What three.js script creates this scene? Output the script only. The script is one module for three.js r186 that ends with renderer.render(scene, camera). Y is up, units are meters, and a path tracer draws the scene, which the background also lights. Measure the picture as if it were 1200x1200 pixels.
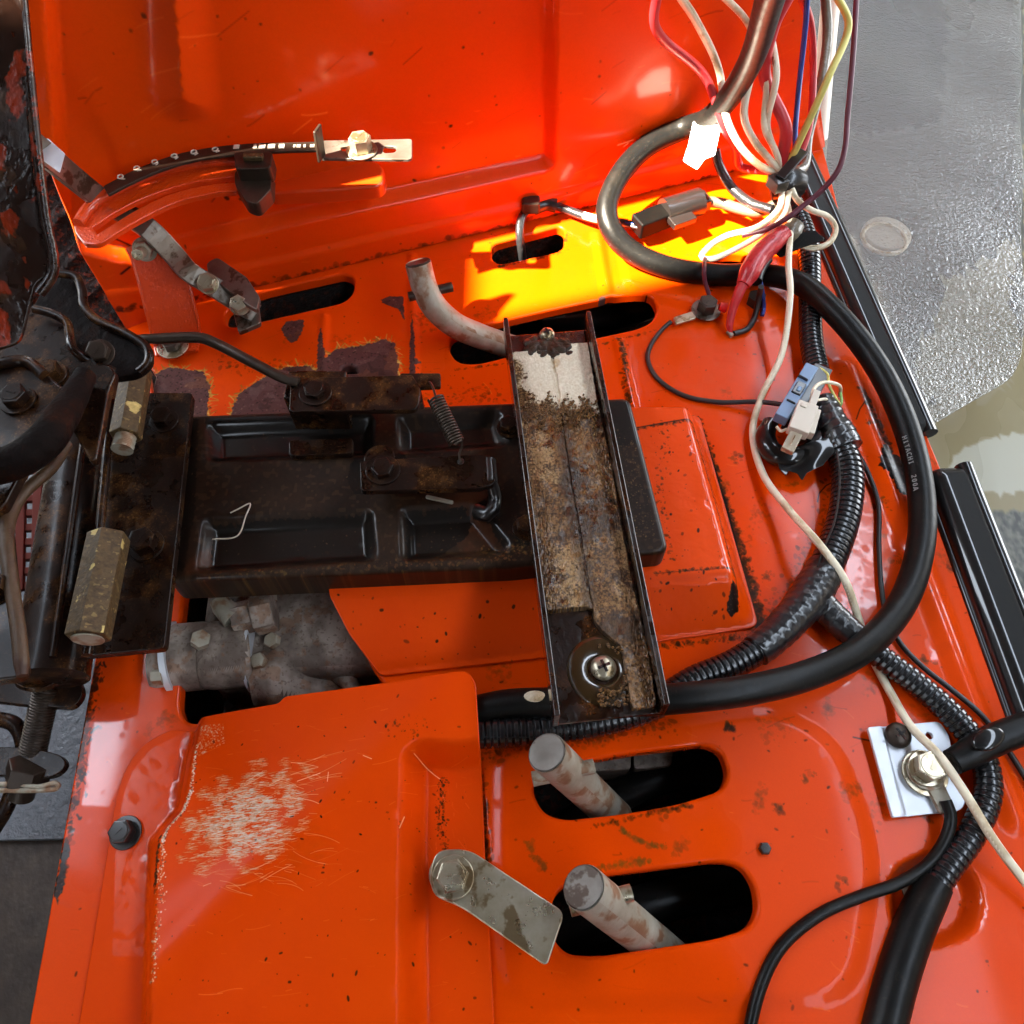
import * as THREE from 'three';
import { mergeGeometries, mergeVertices } from 'three/addons/utils/BufferGeometryUtils.js';
import { RoundedBoxGeometry } from 'three/addons/geometries/RoundedBoxGeometry.js';
import { FontLoader } from 'three/addons/loaders/FontLoader.js';
import { TextGeometry } from 'three/addons/geometries/TextGeometry.js';

// ---------------------------------------------------------------- camera, sky, sun, exposure
const scene = new THREE.Scene();
const EYE = 0.5, TILT = Math.PI / 6, F = 942;                 // eye height over the deck, tilt from straight down, focal length for a 1200 square
const ST = Math.sin(TILT), CT = Math.cos(TILT);
const camera = new THREE.PerspectiveCamera(2 * Math.atan(600 / F) * 180 / Math.PI, 1, 0.02, 60);
camera.position.set(0, EYE, 0);
camera.up.set(0, ST, -CT);
camera.lookAt(0, EYE - CT, -ST);

const renderer = new THREE.WebGLRenderer({ antialias: true });
renderer.setSize(1024, 1024);
renderer.toneMapping = THREE.LinearToneMapping;
renderer.toneMappingExposure = 16;
renderer.shadowMap.enabled = true;

{ // bright hazy sky, slightly blue overhead
  const w = 256, h = 128, d = new Float32Array(w * h * 4);
  for (let j = 0; j < h; j++) for (let i = 0; i < w; i++) {
    const el = (j + 0.5) / h * Math.PI - Math.PI / 2, a = i / w * Math.PI * 2;
    const t = Math.max(0, Math.sin(el)), c = 0.5 + 0.5 * Math.sin(a * 3 + 2.2 * Math.sin(el * 5 + a)) * Math.sin(el * 9 + 1.3 * Math.cos(a * 2));
    const k = (el > 0 ? 0.72 : 0.11) * (1.02 - 0.12 * t + 0.14 * c), o = (j * w + i) * 4;
    d[o] = k * (0.95 - 0.16 * t); d[o + 1] = k * (1.0 - 0.07 * t); d[o + 2] = k * (1.04 + 0.08 * t); d[o + 3] = 1;
  }
  const sky = new THREE.DataTexture(d, w, h, THREE.RGBAFormat, THREE.FloatType);
  sky.mapping = THREE.EquirectangularReflectionMapping; sky.magFilter = THREE.LinearFilter; sky.minFilter = THREE.LinearFilter; sky.needsUpdate = true;
  scene.background = sky; scene.environment = sky;
}
const SUN = new THREE.Vector3(-0.617, 0.766, 0.18);
const sun = new THREE.DirectionalLight(0xfff2dc, 5);
sun.target.position.set(0, 0, -0.3); sun.position.copy(SUN).multiplyScalar(4).add(sun.target.position);
sun.castShadow = true; sun.shadow.radius = 1.6; sun.shadow.mapSize.set(2048, 2048);
Object.assign(sun.shadow.camera, { left: -1.5, right: 1.5, top: 1.5, bottom: -1.5, near: 0.5, far: 8 });
scene.add(sun, sun.target);

// ---------------------------------------------------------------- helpers
const V3 = (x, y, z) => new THREE.Vector3(x, y, z);
let seed = 7; const rnd = () => { seed = (seed + 0x6D2B79F5) | 0; let t = Math.imul(seed ^ (seed >>> 15), 1 | seed); t = (t + Math.imul(t ^ (t >>> 7), 61 | t)) ^ t; return ((t ^ (t >>> 14)) >>> 0) / 4294967296; };
const clamp = (x, a = 0, b = 1) => Math.min(b, Math.max(a, x));
const sst = (a, b, x) => { const t = clamp((x - a) / (b - a)); return t * t * (3 - 2 * t); };
const mix = (a, b, t) => a + (b - a) * t;
function ray(px, py) { const u = (px - 600) / F, v = (py - 600) / F; return V3(u, -CT - ST * v, -ST + CT * v); }
function V(px, py, h = 0) { const d = ray(px, py); return V3(0, EYE, 0).addScaledVector(d, (EYE - h) / -d.y); }   // the point at height h
const P2 = (px, py, h = 0) => { const p = V(px, py, h); return [p.x, p.z]; };
class Pl {                                                     // a working plane: origin, x axis, normal
  constructor(o, X, Y) { this.o = o; this.Y = Y.clone().normalize(); this.X = X.clone().addScaledVector(this.Y, -X.dot(this.Y)).normalize(); this.Z = this.X.clone().cross(this.Y); this.m = new THREE.Matrix4().makeBasis(this.X, this.Y, this.Z).setPosition(o); }
  at(px, py) { const d = ray(px, py), e = V3(0, EYE, 0).sub(this.o), t = -e.dot(this.Y) / d.dot(this.Y); e.addScaledVector(d, t); return [e.dot(this.X), e.dot(this.Z)]; }
  poly(pts, r = 0, n = 5) { return roundPoly(pts.map((p) => this.at(p[0], p[1])), pts.map((p) => p[2] ?? r), n); }
  w(x, y, z) { return V3(x, y, z).applyMatrix4(this.m); }
}
const level = (h) => new Pl(V3(0, h, 0), V3(1, 0, 0), V3(0, 1, 0));
function roundPoly(p, r, n = 5) {
  const out = [];
  p.forEach((b, i) => {
    const a = p[(i + p.length - 1) % p.length], c = p[(i + 1) % p.length], R = Array.isArray(r) ? r[i] : r;
    const d1 = Math.hypot(a[0] - b[0], a[1] - b[1]), d2 = Math.hypot(c[0] - b[0], c[1] - b[1]), k = Math.min(R, d1 * 0.48, d2 * 0.48);
    if (k < 1e-5) { out.push(b); return; }
    const s = [mix(b[0], a[0], k / d1), mix(b[1], a[1], k / d1)], e = [mix(b[0], c[0], k / d2), mix(b[1], c[1], k / d2)];
    for (let j = 0; j <= n; j++) { const t = j / n, q = 1 - t; out.push([q * q * s[0] + 2 * q * t * b[0] + t * t * e[0], q * q * s[1] + 2 * q * t * b[1] + t * t * e[1]]); }
  });
  return out;
}
const area = (p) => p.reduce((s, a, i) => { const b = p[(i + 1) % p.length]; return s + a[0] * b[1] - b[0] * a[1]; }, 0) / 2;
function inside(x, z, p) { let c = false; for (let i = 0, j = p.length - 1; i < p.length; j = i++) if ((p[i][1] > z) !== (p[j][1] > z) && x < (p[j][0] - p[i][0]) * (z - p[i][1]) / (p[j][1] - p[i][1]) + p[i][0]) c = !c; return c; }
function sd(x, z, p) {                                          // signed distance, positive inside
  let m = 1e9;
  for (let i = 0, j = p.length - 1; i < p.length; j = i++) { const ax = p[j][0], az = p[j][1], bx = p[i][0] - ax, bz = p[i][1] - az, t = clamp(((x - ax) * bx + (z - az) * bz) / (bx * bx + bz * bz + 1e-12)); const ex = x - ax - bx * t, ez = z - az - bz * t; m = Math.min(m, ex * ex + ez * ez); }
  m = Math.sqrt(m); return inside(x, z, p) ? m : -m;
}
const boss = (p, h, w) => { let b = [1e9, 1e9, -1e9, -1e9]; for (const q of p) b = [Math.min(b[0], q[0]), Math.min(b[1], q[1]), Math.max(b[2], q[0]), Math.max(b[3], q[1])]; return (x, z) => (x < b[0] || z < b[1] || x > b[2] || z > b[3]) ? 0 : h * sst(0, w, sd(x, z, p)); };
function dense(p, c) { const o = []; p.forEach((a, i) => { const b = p[(i + 1) % p.length], L = Math.hypot(b[0] - a[0], b[1] - a[1]); if (L < 1e-6) return; const n = Math.max(1, Math.ceil(L / c)); for (let k = 0; k < n; k++) o.push([mix(a[0], b[0], k / n), mix(a[1], b[1], k / n)]); }); return o; }
function delaunay(pts) {                                        // sweep over x, closed triangles are set aside
  const n = pts.length, P = pts.slice(), ord = [...P.keys()].sort((a, b) => P[a][0] - P[b][0]);
  let x0 = 1e9, x1 = -1e9, z0 = 1e9, z1 = -1e9; for (const p of P) { x0 = Math.min(x0, p[0]); x1 = Math.max(x1, p[0]); z0 = Math.min(z0, p[1]); z1 = Math.max(z1, p[1]); }
  const D = Math.max(x1 - x0, z1 - z0), cx = (x0 + x1) / 2, cz = (z0 + z1) / 2; P.push([cx - 20 * D, cz - D], [cx, cz + 20 * D], [cx + 20 * D, cz - D]);
  const circ = (i, j, k) => { const [ax, ay] = P[i], bx = P[j][0] - ax, by = P[j][1] - ay, cx2 = P[k][0] - ax, cy = P[k][1] - ay, d = 2 * (bx * cy - by * cx2) || 1e-18, b2 = bx * bx + by * by, c2 = cx2 * cx2 + cy * cy, ux = (cy * b2 - by * c2) / d, uy = (bx * c2 - cx2 * b2) / d; return { i, j, k, x: ax + ux, y: ay + uy, r: ux * ux + uy * uy }; };
  let open = [circ(n, n + 1, n + 2)]; const closed = [];
  for (const c of ord) {
    const [px, py] = P[c], edges = new Map(), keep = [];
    for (const t of open) {
      const dx = px - t.x;
      if (dx > 0 && dx * dx > t.r) { closed.push(t); continue; }
      const dy = py - t.y; if (dx * dx + dy * dy > t.r * (1 + 1e-12)) { keep.push(t); continue; }
      for (const [a, b] of [[t.i, t.j], [t.j, t.k], [t.k, t.i]]) { const key = a < b ? a * 1e6 + b : b * 1e6 + a; if (edges.has(key)) edges.set(key, null); else edges.set(key, [a, b]); }
    }
    open = keep; for (const e of edges.values()) if (e) open.push(circ(e[0], e[1], c));
  }
  return closed.concat(open).filter((t) => t.i < n && t.j < n && t.k < n).map((t) => [t.i, t.j, t.k]);
}
// A pressed sheet: outline with holes in a plane, relief h(x,z) above it, rounded rims turned down, closed underneath when it is a plate.
function relief({ pl = level(0), outline, holes = [], h = () => 0, cell = 0.006, thick = 0.003, r = 0.0012, holeR = null, holeThick = null, under = true, tol = 0.00012 }) {
  const bc = cell * 0.75, O = dense(outline, bc), Hs = holes.map((q) => dense(q, Math.min(bc, 0.004)));
  const pts = [...O], ring = [O, ...Hs]; for (const q of Hs) pts.push(...q);
  let x0 = 1e9, x1 = -1e9, z0 = 1e9, z1 = -1e9; for (const p of O) { x0 = Math.min(x0, p[0]); x1 = Math.max(x1, p[0]); z0 = Math.min(z0, p[1]); z1 = Math.max(z1, p[1]); }
  const flat = h.length === 0, ok = (x, z, m) => sd(x, z, outline) > m && holes.every((q) => sd(x, z, q) < -m);
  const g0 = flat ? Math.max(cell, Math.max(x1 - x0, z1 - z0) / 12) : cell;
  for (let x = x0; x < x1; x += g0) for (let z = z0; z < z1; z += g0) {
    const jx = x + (rnd() - 0.5) * 0.2 * g0, jz = z + (rnd() - 0.5) * 0.2 * g0; if (ok(jx, jz, g0 * 0.45)) pts.push([jx, jz]);
    if (!flat) {                                                // finer where the sheet bends
      const a = h(x, z), b = h(x + cell, z), c = h(x, z + cell), d = h(x + cell, z + cell), e = h(x + cell / 2, z + cell / 2), s = (a + b + c + d) / 4;
      if (Math.abs(e - s) > tol || Math.abs(a - b - c + d) > tol * 2 || Math.abs(h(x - cell, z) - 2 * a + b) > tol * 2 || Math.abs(h(x, z - cell) - 2 * a + c) > tol * 2)
        for (let i = 0; i < 3; i++) for (let j = 0; j < 3; j++) { if (!i && !j) continue; const fx = x + (i + (rnd() - 0.5) * 0.15) * cell / 3, fz = z + (j + (rnd() - 0.5) * 0.15) * cell / 3; if (ok(fx, fz, cell * 0.2)) pts.push([fx, fz]); }
    }
  }
  const tri = delaunay(pts), pos = [], nor = [];
  const N = (x, z) => { if (flat) return [0, 1, 0]; const e = 0.0004, gx = (h(x + e, z) - h(x - e, z)) / (2 * e), gz = (h(x, z + e) - h(x, z - e)) / (2 * e), l = Math.hypot(gx, 1, gz); return [-gx / l, 1 / l, -gz / l]; };
  const Hh = pts.map((p) => h(p[0], p[1])), Nn = pts.map((p) => N(p[0], p[1]));
  const put = (a, b, c, na, nb, nc) => {
    const u = [b[0] - a[0], b[1] - a[1], b[2] - a[2]], v = [c[0] - a[0], c[1] - a[1], c[2] - a[2]];
    const g = [u[1] * v[2] - u[2] * v[1], u[2] * v[0] - u[0] * v[2], u[0] * v[1] - u[1] * v[0]], s = g[0] * (na[0] + nb[0] + nc[0]) + g[1] * (na[1] + nb[1] + nc[1]) + g[2] * (na[2] + nb[2] + nc[2]);
    if (g[0] * g[0] + g[1] * g[1] + g[2] * g[2] < 1e-22) return;
    if (s >= 0) { pos.push(...a, ...b, ...c); nor.push(...na, ...nb, ...nc); } else { pos.push(...a, ...c, ...b); nor.push(...na, ...nc, ...nb); }
  };
  for (const [i, j, k] of tri) {
    const mx = (pts[i][0] + pts[j][0] + pts[k][0]) / 3, mz = (pts[i][1] + pts[j][1] + pts[k][1]) / 3;
    if (!inside(mx, mz, outline) || holes.some((q) => inside(mx, mz, q))) continue;
    put([pts[i][0], Hh[i], pts[i][1]], [pts[j][0], Hh[j], pts[j][1]], [pts[k][0], Hh[k], pts[k][1]], Nn[i], Nn[j], Nn[k]);
    if (under) put([pts[i][0], Hh[i] - thick, pts[i][1]], [pts[j][0], Hh[j] - thick, pts[j][1]], [pts[k][0], Hh[k] - thick, pts[k][1]], [0, -1, 0], [0, -1, 0], [0, -1, 0]);
  }
  ring.forEach((R, ri) => {
    const out = ri === 0, sgn = (area(R) > 0 ? 1 : -1) * (out ? 1 : -1), rr = out ? r : (holeR ?? r), th = out ? thick : (holeThick ?? thick), n = R.length;
    const nn = R.map((b, i) => { const a = R[(i + n - 1) % n], c = R[(i + 1) % n]; let x = c[1] - a[1], z = -(c[0] - a[0]); const l = Math.hypot(x, z) || 1; return [x / l * sgn, z / l * sgn]; });
    const prof = []; for (let k = 0; k <= 4; k++) { const f = k / 4 * Math.PI / 2; prof.push([rr * Math.sin(f), rr * (1 - Math.cos(f)), Math.sin(f), Math.cos(f)]); } prof.push([rr, th, 1, 0]);
    for (let i = 0; i < n; i++) { const j = (i + 1) % n; for (let k = 0; k < prof.length - 1; k++) {
      const q = (t, s) => { const [o, d, a, b] = prof[s]; return [[R[t][0] + nn[t][0] * o, h(R[t][0], R[t][1]) - d, R[t][1] + nn[t][1] * o], [nn[t][0] * a, b, nn[t][1] * a]]; };
      const A = q(i, k), B = q(j, k), C = q(j, k + 1), D = q(i, k + 1); put(A[0], B[0], C[0], A[1], B[1], C[1]); put(A[0], C[0], D[0], A[1], C[1], D[1]);
    } }
  });
  const g = new THREE.BufferGeometry(); g.setAttribute('position', new THREE.Float32BufferAttribute(pos, 3)); g.setAttribute('normal', new THREE.Float32BufferAttribute(nor, 3));
  g.setAttribute('uv', new THREE.Float32BufferAttribute(new Float32Array(pos.length / 3 * 2), 2)); g.applyMatrix4(pl.m); return g;
}
const plate = (pl, px, thick, rc = 0.002, extra = {}) => relief({ pl, outline: pl.poly(px, rc), thick, r: Math.min(0.0008, thick * 0.3), ...extra });
function vtube(pts, radial = 14, seg = null, cap = true, wave = null) {   // tube through [point, radius]
  const c = new THREE.CatmullRomCurve3(pts.map((p) => p[0]), false, 'centripetal'), L = c.getLength(), r0 = pts[0][1], n = seg ?? Math.max(6, Math.ceil(L / (r0 * 1.2)));
  const lens = [0]; for (let i = 1; i < pts.length; i++) lens.push(lens[i - 1] + pts[i][0].distanceTo(pts[i - 1][0]));
  const g = new THREE.TubeGeometry(c, n, 1, radial, false), p = g.attributes.position, T = lens[lens.length - 1];
  for (let i = 0; i <= n; i++) {
    const o = c.getPointAt(i / n), s = i / n * T; let k = 0; while (k < lens.length - 2 && lens[k + 1] < s) k++;
    const t = clamp((s - lens[k]) / (lens[k + 1] - lens[k])), rr = mix(pts[k][1], pts[k + 1][1], t * t * (3 - 2 * t));
    for (let j = 0; j <= radial; j++) { const q = i * (radial + 1) + j, f = rr * (wave ? wave(i / n * L, j / radial) : 1); p.setXYZ(q, o.x + (p.getX(q) - o.x) * f, o.y + (p.getY(q) - o.y) * f, o.z + (p.getZ(q) - o.z) * f); }
  }
  // normals smooth across the seam
  g.deleteAttribute('uv'); g.deleteAttribute('normal'); let m = mergeVertices(g, 1e-6); m.computeVertexNormals(); m = m.toNonIndexed();
  const parts = [m];
  if (cap) for (const [i, sg] of [[0, -1], [n, 1]]) { const o = c.getPointAt(i / n), t = c.getTangentAt(i / n).multiplyScalar(sg), a = []; for (let j = 0; j <= radial; j++) { const q = i * (radial + 1) + j; a.push(V3(p.getX(q), p.getY(q), p.getZ(q))); } const ps = [], ns = []; for (let j = 0; j < radial; j++) { const tri = sg < 0 ? [o, a[j], a[j + 1]] : [o, a[j + 1], a[j]]; for (const v of tri) { ps.push(v.x, v.y, v.z); ns.push(t.x, t.y, t.z); } } const cg = new THREE.BufferGeometry(); cg.setAttribute('position', new THREE.Float32BufferAttribute(ps, 3)); cg.setAttribute('normal', new THREE.Float32BufferAttribute(ns, 3)); parts.push(cg); }
  return merge(parts);
}
const wire = (px, r, radial = 8, seg = null) => vtube(px.map((p) => [V(p[0], p[1], p[2]), p[3] ?? r]), radial, seg ?? px.length * 10);
const hose = (px, r, period = 0.0042, amp = 0.13) => { const pts = px.map((p) => [V(p[0], p[1], p[2]), p[3] ?? r]); let L = 0; for (let i = 1; i < pts.length; i++) L += pts[i][0].distanceTo(pts[i - 1][0]); return vtube(pts, 22, Math.round(L / period * 14), true, (s) => { const f = (s / period) % 1; return 1 - amp * (1 - sst(0.0, 0.13, f) * (1 - sst(0.76, 0.89, f))); }); };
function merge(list) { return mergeGeometries(list.map((g) => { let q = g.index ? g.toNonIndexed() : g.clone(); for (const k of Object.keys(q.attributes)) if (!['position', 'normal', 'uv'].includes(k)) q.deleteAttribute(k); if (!q.attributes.normal) q.computeVertexNormals(); q.setAttribute('uv', new THREE.Float32BufferAttribute(new Float32Array(q.attributes.position.count * 2), 2)); return q; })); }
function boxUV(g, s = 0.1) {                                    // uv in units of s metres, by the way a face points
  if (g.index) g = g.toNonIndexed(); const p = g.attributes.position, n = g.attributes.normal, u = new Float32Array(p.count * 2);
  for (let i = 0; i < p.count; i += 3) { let a = 0, b = 0, c = 0; for (let k = 0; k < 3; k++) { a += n.getX(i + k); b += n.getY(i + k); c += n.getZ(i + k); } a = Math.abs(a); b = Math.abs(b); c = Math.abs(c);
    for (let k = 0; k < 3; k++) { const q = i + k, x = p.getX(q), y = p.getY(q), z = p.getZ(q); const [U, W] = b >= a && b >= c ? [x, -z] : a >= c ? [z, y] : [x, y]; u[q * 2] = U / s; u[q * 2 + 1] = W / s; } }
  g.setAttribute('uv', new THREE.BufferAttribute(u, 2)); return g;
}
function planUV(g, r) { const p = g.attributes.position, u = new Float32Array(p.count * 2); for (let i = 0; i < p.count; i++) { u[i * 2] = (p.getX(i) - r[0]) / r[2]; u[i * 2 + 1] = 1 - (p.getZ(i) - r[1]) / r[3]; } g.setAttribute('uv', new THREE.BufferAttribute(u, 2)); return g; }
function planeUV(g, pl, r) { const p = g.attributes.position, u = new Float32Array(p.count * 2), v = V3(0, 0, 0); for (let i = 0; i < p.count; i++) { v.fromBufferAttribute(p, i).sub(pl.o); u[i * 2] = (v.dot(pl.X) - r[0]) / r[2]; u[i * 2 + 1] = 1 - (v.dot(pl.Z) - r[1]) / r[3]; } g.setAttribute('uv', new THREE.BufferAttribute(u, 2)); return g; }
const used = {};
const numbered = (n) => { const k = used[n] = (used[n] ?? -1) + 1; return k ? `${n}_${String(k).padStart(3, '0')}` : n; };
function thing(name, label, category, base = V3(0, 0, 0), group) {
  const o = new THREE.Group(); o.name = numbered(name); o.position.copy(base); o.userData = { label, category }; if (group) o.userData.group = group; scene.add(o); return o;
}
function struct(name, geo, mat, label) { const m = new THREE.Mesh(boxUV(geo), mat); m.name = name; m.userData.kind = 'structure'; if (label) m.userData.label = label; m.castShadow = m.receiveShadow = true; scene.add(m); return m; }
function rootOf(o) { while (o.parent && o.parent !== scene) o = o.parent; return o; }
function part(name, geo, mat, parent, { uv = true, s = 0.1, label } = {}) {   // geometry given in world coordinates
  if (uv) geo = boxUV(geo, s); const b = rootOf(parent).position; geo.translate(-b.x, -b.y, -b.z);
  const m = new THREE.Mesh(geo, mat); m.name = name; if (label) m.userData.label = label; m.castShadow = m.receiveShadow = true; parent.add(m); return m;
}
const turnTo = (g, at, axis, twist = 0) => { const q = g.clone(); if (twist) q.rotateY(twist); q.applyQuaternion(new THREE.Quaternion().setFromUnitVectors(V3(0, 1, 0), axis.clone().normalize())); q.translate(at.x, at.y, at.z); return q; };
function hexG(af, hgt, bev = 0.0008) { const s = new THREE.Shape(), R = af / Math.sqrt(3) - bev; for (let i = 0; i < 6; i++) { const a = i / 6 * Math.PI * 2; s[i ? 'lineTo' : 'moveTo'](Math.cos(a) * R, Math.sin(a) * R); } s.closePath(); const g = new THREE.ExtrudeGeometry(s, { depth: Math.max(1e-4, hgt - bev * 2), bevelEnabled: true, bevelSize: bev, bevelThickness: bev, bevelSegments: 3 }); g.rotateX(-Math.PI / 2); g.translate(0, bev, 0); return g; }
function latheG(prof, n = 28) { return new THREE.LatheGeometry(prof.map((p) => new THREE.Vector2(p[0], p[1])), n); }
const discG = (r, hgt, b = 0.0005, n = 28) => latheG([[0, 0], [r - b, 0], [r, b], [r, hgt - b], [r - b * 0.3, hgt - b * 0.3], [r - b, hgt], [0, hgt]], n);
const UP = V3(0, 1, 0);
// hex bolt with washer: head is a part, washer its sub-part
function bolt(parent, at, axis, af, hgt, mat, wr, wmat, twist = 0.3, mark = true) {
  const head = [turnTo(hexG(af, hgt), at.clone().addScaledVector(axis, wr ? 0.0016 : 0), axis, twist)];
  if (mark) head.push(turnTo(discG(af * 0.44, 0.0006, 0.0003), at.clone().addScaledVector(axis, (wr ? 0.0016 : 0) + hgt - 0.0001), axis), turnTo(new THREE.BoxGeometry(af * 0.4, 0.0004, af * 0.09), at.clone().addScaledVector(axis, (wr ? 0.0016 : 0) + hgt + 0.0006), axis, twist + 0.7));
  const b = part('bolt', merge(head), mat, parent);
  if (wr) part('washer', turnTo(discG(wr, 0.0016), at, axis), wmat ?? mat, b);
  return b;
}
// ---------------------------------------------------------------- textures
const hash = (x, y, s) => { let h = Math.imul(x, 374761393) ^ Math.imul(y, 668265263) ^ Math.imul(s, 2147483647 ^ 0x5bd1e995); h = Math.imul(h ^ (h >>> 13), 1274126177); return ((h ^ (h >>> 16)) >>> 0) / 4294967296; };
function vn(x, y, per, s) { const xi = Math.floor(x), yi = Math.floor(y), fx = x - xi, fy = y - yi, u = fx * fx * (3 - 2 * fx), v = fy * fy * (3 - 2 * fy), m = (a) => ((a % per) + per) % per; const a = m(xi), b = m(xi + 1), c = m(yi), d = m(yi + 1); return mix(mix(hash(a, c, s), hash(b, c, s), u), mix(hash(a, d, s), hash(b, d, s), u), v); }
function fbm(u, v, per, oct, s = 1) { let t = 0, a = 0.5, n = 0; for (let o = 0; o < oct; o++) { t += a * vn(u * per, v * per, per, s + o * 17); n += a; a *= 0.55; per *= 2; } return t / n; }
const lin = (c) => c <= 0.04045 ? c / 12.92 : ((c + 0.055) / 1.055) ** 2.4;
const enc = (c) => c <= 0.0031308 ? c * 12.92 : 1.055 * c ** (1 / 2.4) - 0.055;
function tex(n, fn, srgb = true) {                              // tiling texture from a function of u, v
  const d = new Uint8Array(n * n * 4);
  for (let j = 0; j < n; j++) for (let i = 0; i < n; i++) { const c = fn(i / n, j / n), o = (j * n + i) * 4; const q = typeof c === 'number' ? [c, c, c] : c; for (let k = 0; k < 3; k++) d[o + k] = clamp(q[k]) * 255; d[o + 3] = 255; }
  const t = new THREE.DataTexture(d, n, n); t.wrapS = t.wrapT = THREE.RepeatWrapping; t.magFilter = THREE.LinearFilter; t.minFilter = THREE.LinearMipmapLinearFilter; t.generateMipmaps = true; if (srgb) t.colorSpace = THREE.SRGBColorSpace; t.needsUpdate = true; return t;
}
const lerp3 = (a, b, t) => [mix(a[0], b[0], t), mix(a[1], b[1], t), mix(a[2], b[2], t)];
const rgb = (r, g, b) => [r / 255, g / 255, b / 255];
const noiseBump = tex(512, (u, v) => fbm(u, v, 24, 4, 3), false);
const peelBump = tex(512, (u, v) => 0.75 * fbm(u, v, 40, 2, 5) + 0.25 * sst(0.74, 0.84, fbm(u, v, 70, 1, 9)), false);
const dropBump = tex(512, (u, v) => { let h = 0.3 * fbm(u, v, 30, 2, 4); for (const [p, s] of [[26, 11], [47, 12]]) { const x = u * p, y = v * p, xi = Math.floor(x), yi = Math.floor(y); for (let a = -1; a <= 1; a++) for (let b = -1; b <= 1; b++) { const m = (q) => ((q % p) + p) % p, ax = m(xi + a), ay = m(yi + b), r = 0.12 + 0.33 * hash(ax, ay, s), dx = x - xi - a - 0.2 - 0.6 * hash(ax, ay, s + 1), dy = y - yi - b - 0.2 - 0.6 * hash(ax, ay, s + 2), q = 1 - (dx * dx + dy * dy) / (r * r); if (q > 0 && hash(ax, ay, s + 3) > 0.35) h = Math.max(h, 0.3 + 0.7 * Math.sqrt(q) * r / 0.45); } } return h; }, false);
const rippleBump = tex(512, (u, v) => 0.6 * fbm(u + 0.02 * Math.sin(v * 12.566), v, 44, 2, 14) + 0.4 * fbm(u, v, 90, 2, 15), false);
const roughVar = tex(512, (u, v) => { const a = sst(0.42, 0.6, fbm(u, v, 6, 5, 21)); return [1, mix(0.42, 1, a), 0]; }, false);
const roughFine = tex(512, (u, v) => [1, 0.65 + 0.35 * fbm(u, v, 20, 5, 22), 0], false);
// oily black: thin brown dust, streaks and fine crumbs
const oilyMap = tex(1024, (u, v) => { const d = sst(0.46, 0.74, fbm(u, v, 7, 6, 31)), f = fbm(u, v, 90, 2, 32), c = sst(0.77, 0.82, fbm(u, v, 120, 1, 33)); let q = lerp3(rgb(26, 13, 7), rgb(82, 52, 26), d * (0.35 + 0.65 * f)); q = lerp3(q, rgb(112, 78, 38), c * 0.5 * (0.3 + d)); return q; });
const rustMap = tex(512, (u, v) => { const a = fbm(u, v, 9, 5, 41), b = sst(0.5, 0.72, fbm(u, v, 10, 5, 42)); return lerp3(lerp3(rgb(186, 182, 168), rgb(140, 128, 108), a), rgb(118, 66, 34), b * 0.6); });
const steelMap = tex(512, (u, v) => { const a = fbm(u, v, 6, 5, 51), b = sst(0.55, 0.66, fbm(u, v, 12, 5, 52)), s = fbm(u * 1, v, 64, 2, 53); return lerp3(lerp3(rgb(150, 142, 132), rgb(98, 88, 78), a), rgb(70, 50, 36), b * 0.8 + 0.12 * s); });
const darkSteelMap = tex(512, (u, v) => lerp3(rgb(74, 60, 48), rgb(44, 34, 28), fbm(u, v, 10, 5, 55)));
const zincMap = tex(512, (u, v) => { const a = fbm(u, v, 12, 5, 61), b = sst(0.58, 0.68, fbm(u, v, 9, 5, 62)); return lerp3(lerp3(rgb(206, 198, 178), rgb(160, 146, 118), a), rgb(112, 88, 56), b * 0.7); });
const castMap = tex(512, (u, v) => { const a = fbm(u, v, 5, 6, 71), b = sst(0.6, 0.7, fbm(u, v, 13, 5, 72)), c = sst(0.68, 0.76, fbm(u, v, 60, 2, 73)); let q = lerp3(rgb(168, 154, 142), rgb(98, 84, 74), sst(0.3, 0.7, a)); q = lerp3(q, rgb(128, 74, 40), b * 0.35); return lerp3(q, rgb(70, 52, 40), c * 0.35); });
const foamMap = tex(1024, (u, v) => { const g = fbm(u, v, 190, 2, 81), p = fbm(u, v, 5, 5, 82), k = sst(0.66, 0.76, fbm(u, v, 150, 2, 83)); let q = lerp3(rgb(74, 46, 18), rgb(152, 106, 56), sst(0.25, 0.75, g)); q = lerp3(q, rgb(78, 46, 18), sst(0.42, 0.62, p) * 0.62); return lerp3(q, rgb(206, 170, 114), k * 0.45); });
const foamBump = tex(1024, (u, v) => 0.65 * fbm(u, v, 190, 2, 81) + 0.35 * fbm(u, v, 60, 3, 85), false);
const feltMap = tex(512, (u, v) => { const g = fbm(u, v, 100, 2, 86), p = sst(0.5, 0.7, fbm(u, v, 5, 5, 87)); return lerp3(lerp3(rgb(240, 228, 206), rgb(222, 204, 176), g), rgb(170, 134, 86), p * 0.7); });
const rubberMap = tex(512, (u, v) => { const a = sst(0.5, 0.7, fbm(u, v, 8, 6, 91)), c = sst(0.75, 0.82, fbm(u, v, 60, 2, 92)); return lerp3(lerp3(rgb(42, 42, 42), rgb(64, 60, 54), a * 0.6), rgb(110, 100, 86), c * 0.4); });
const wireMap = tex(256, (u, v) => lerp3(rgb(232, 218, 190), rgb(190, 168, 132), sst(0.45, 0.75, fbm(u, v, 6, 5, 95))));
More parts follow.
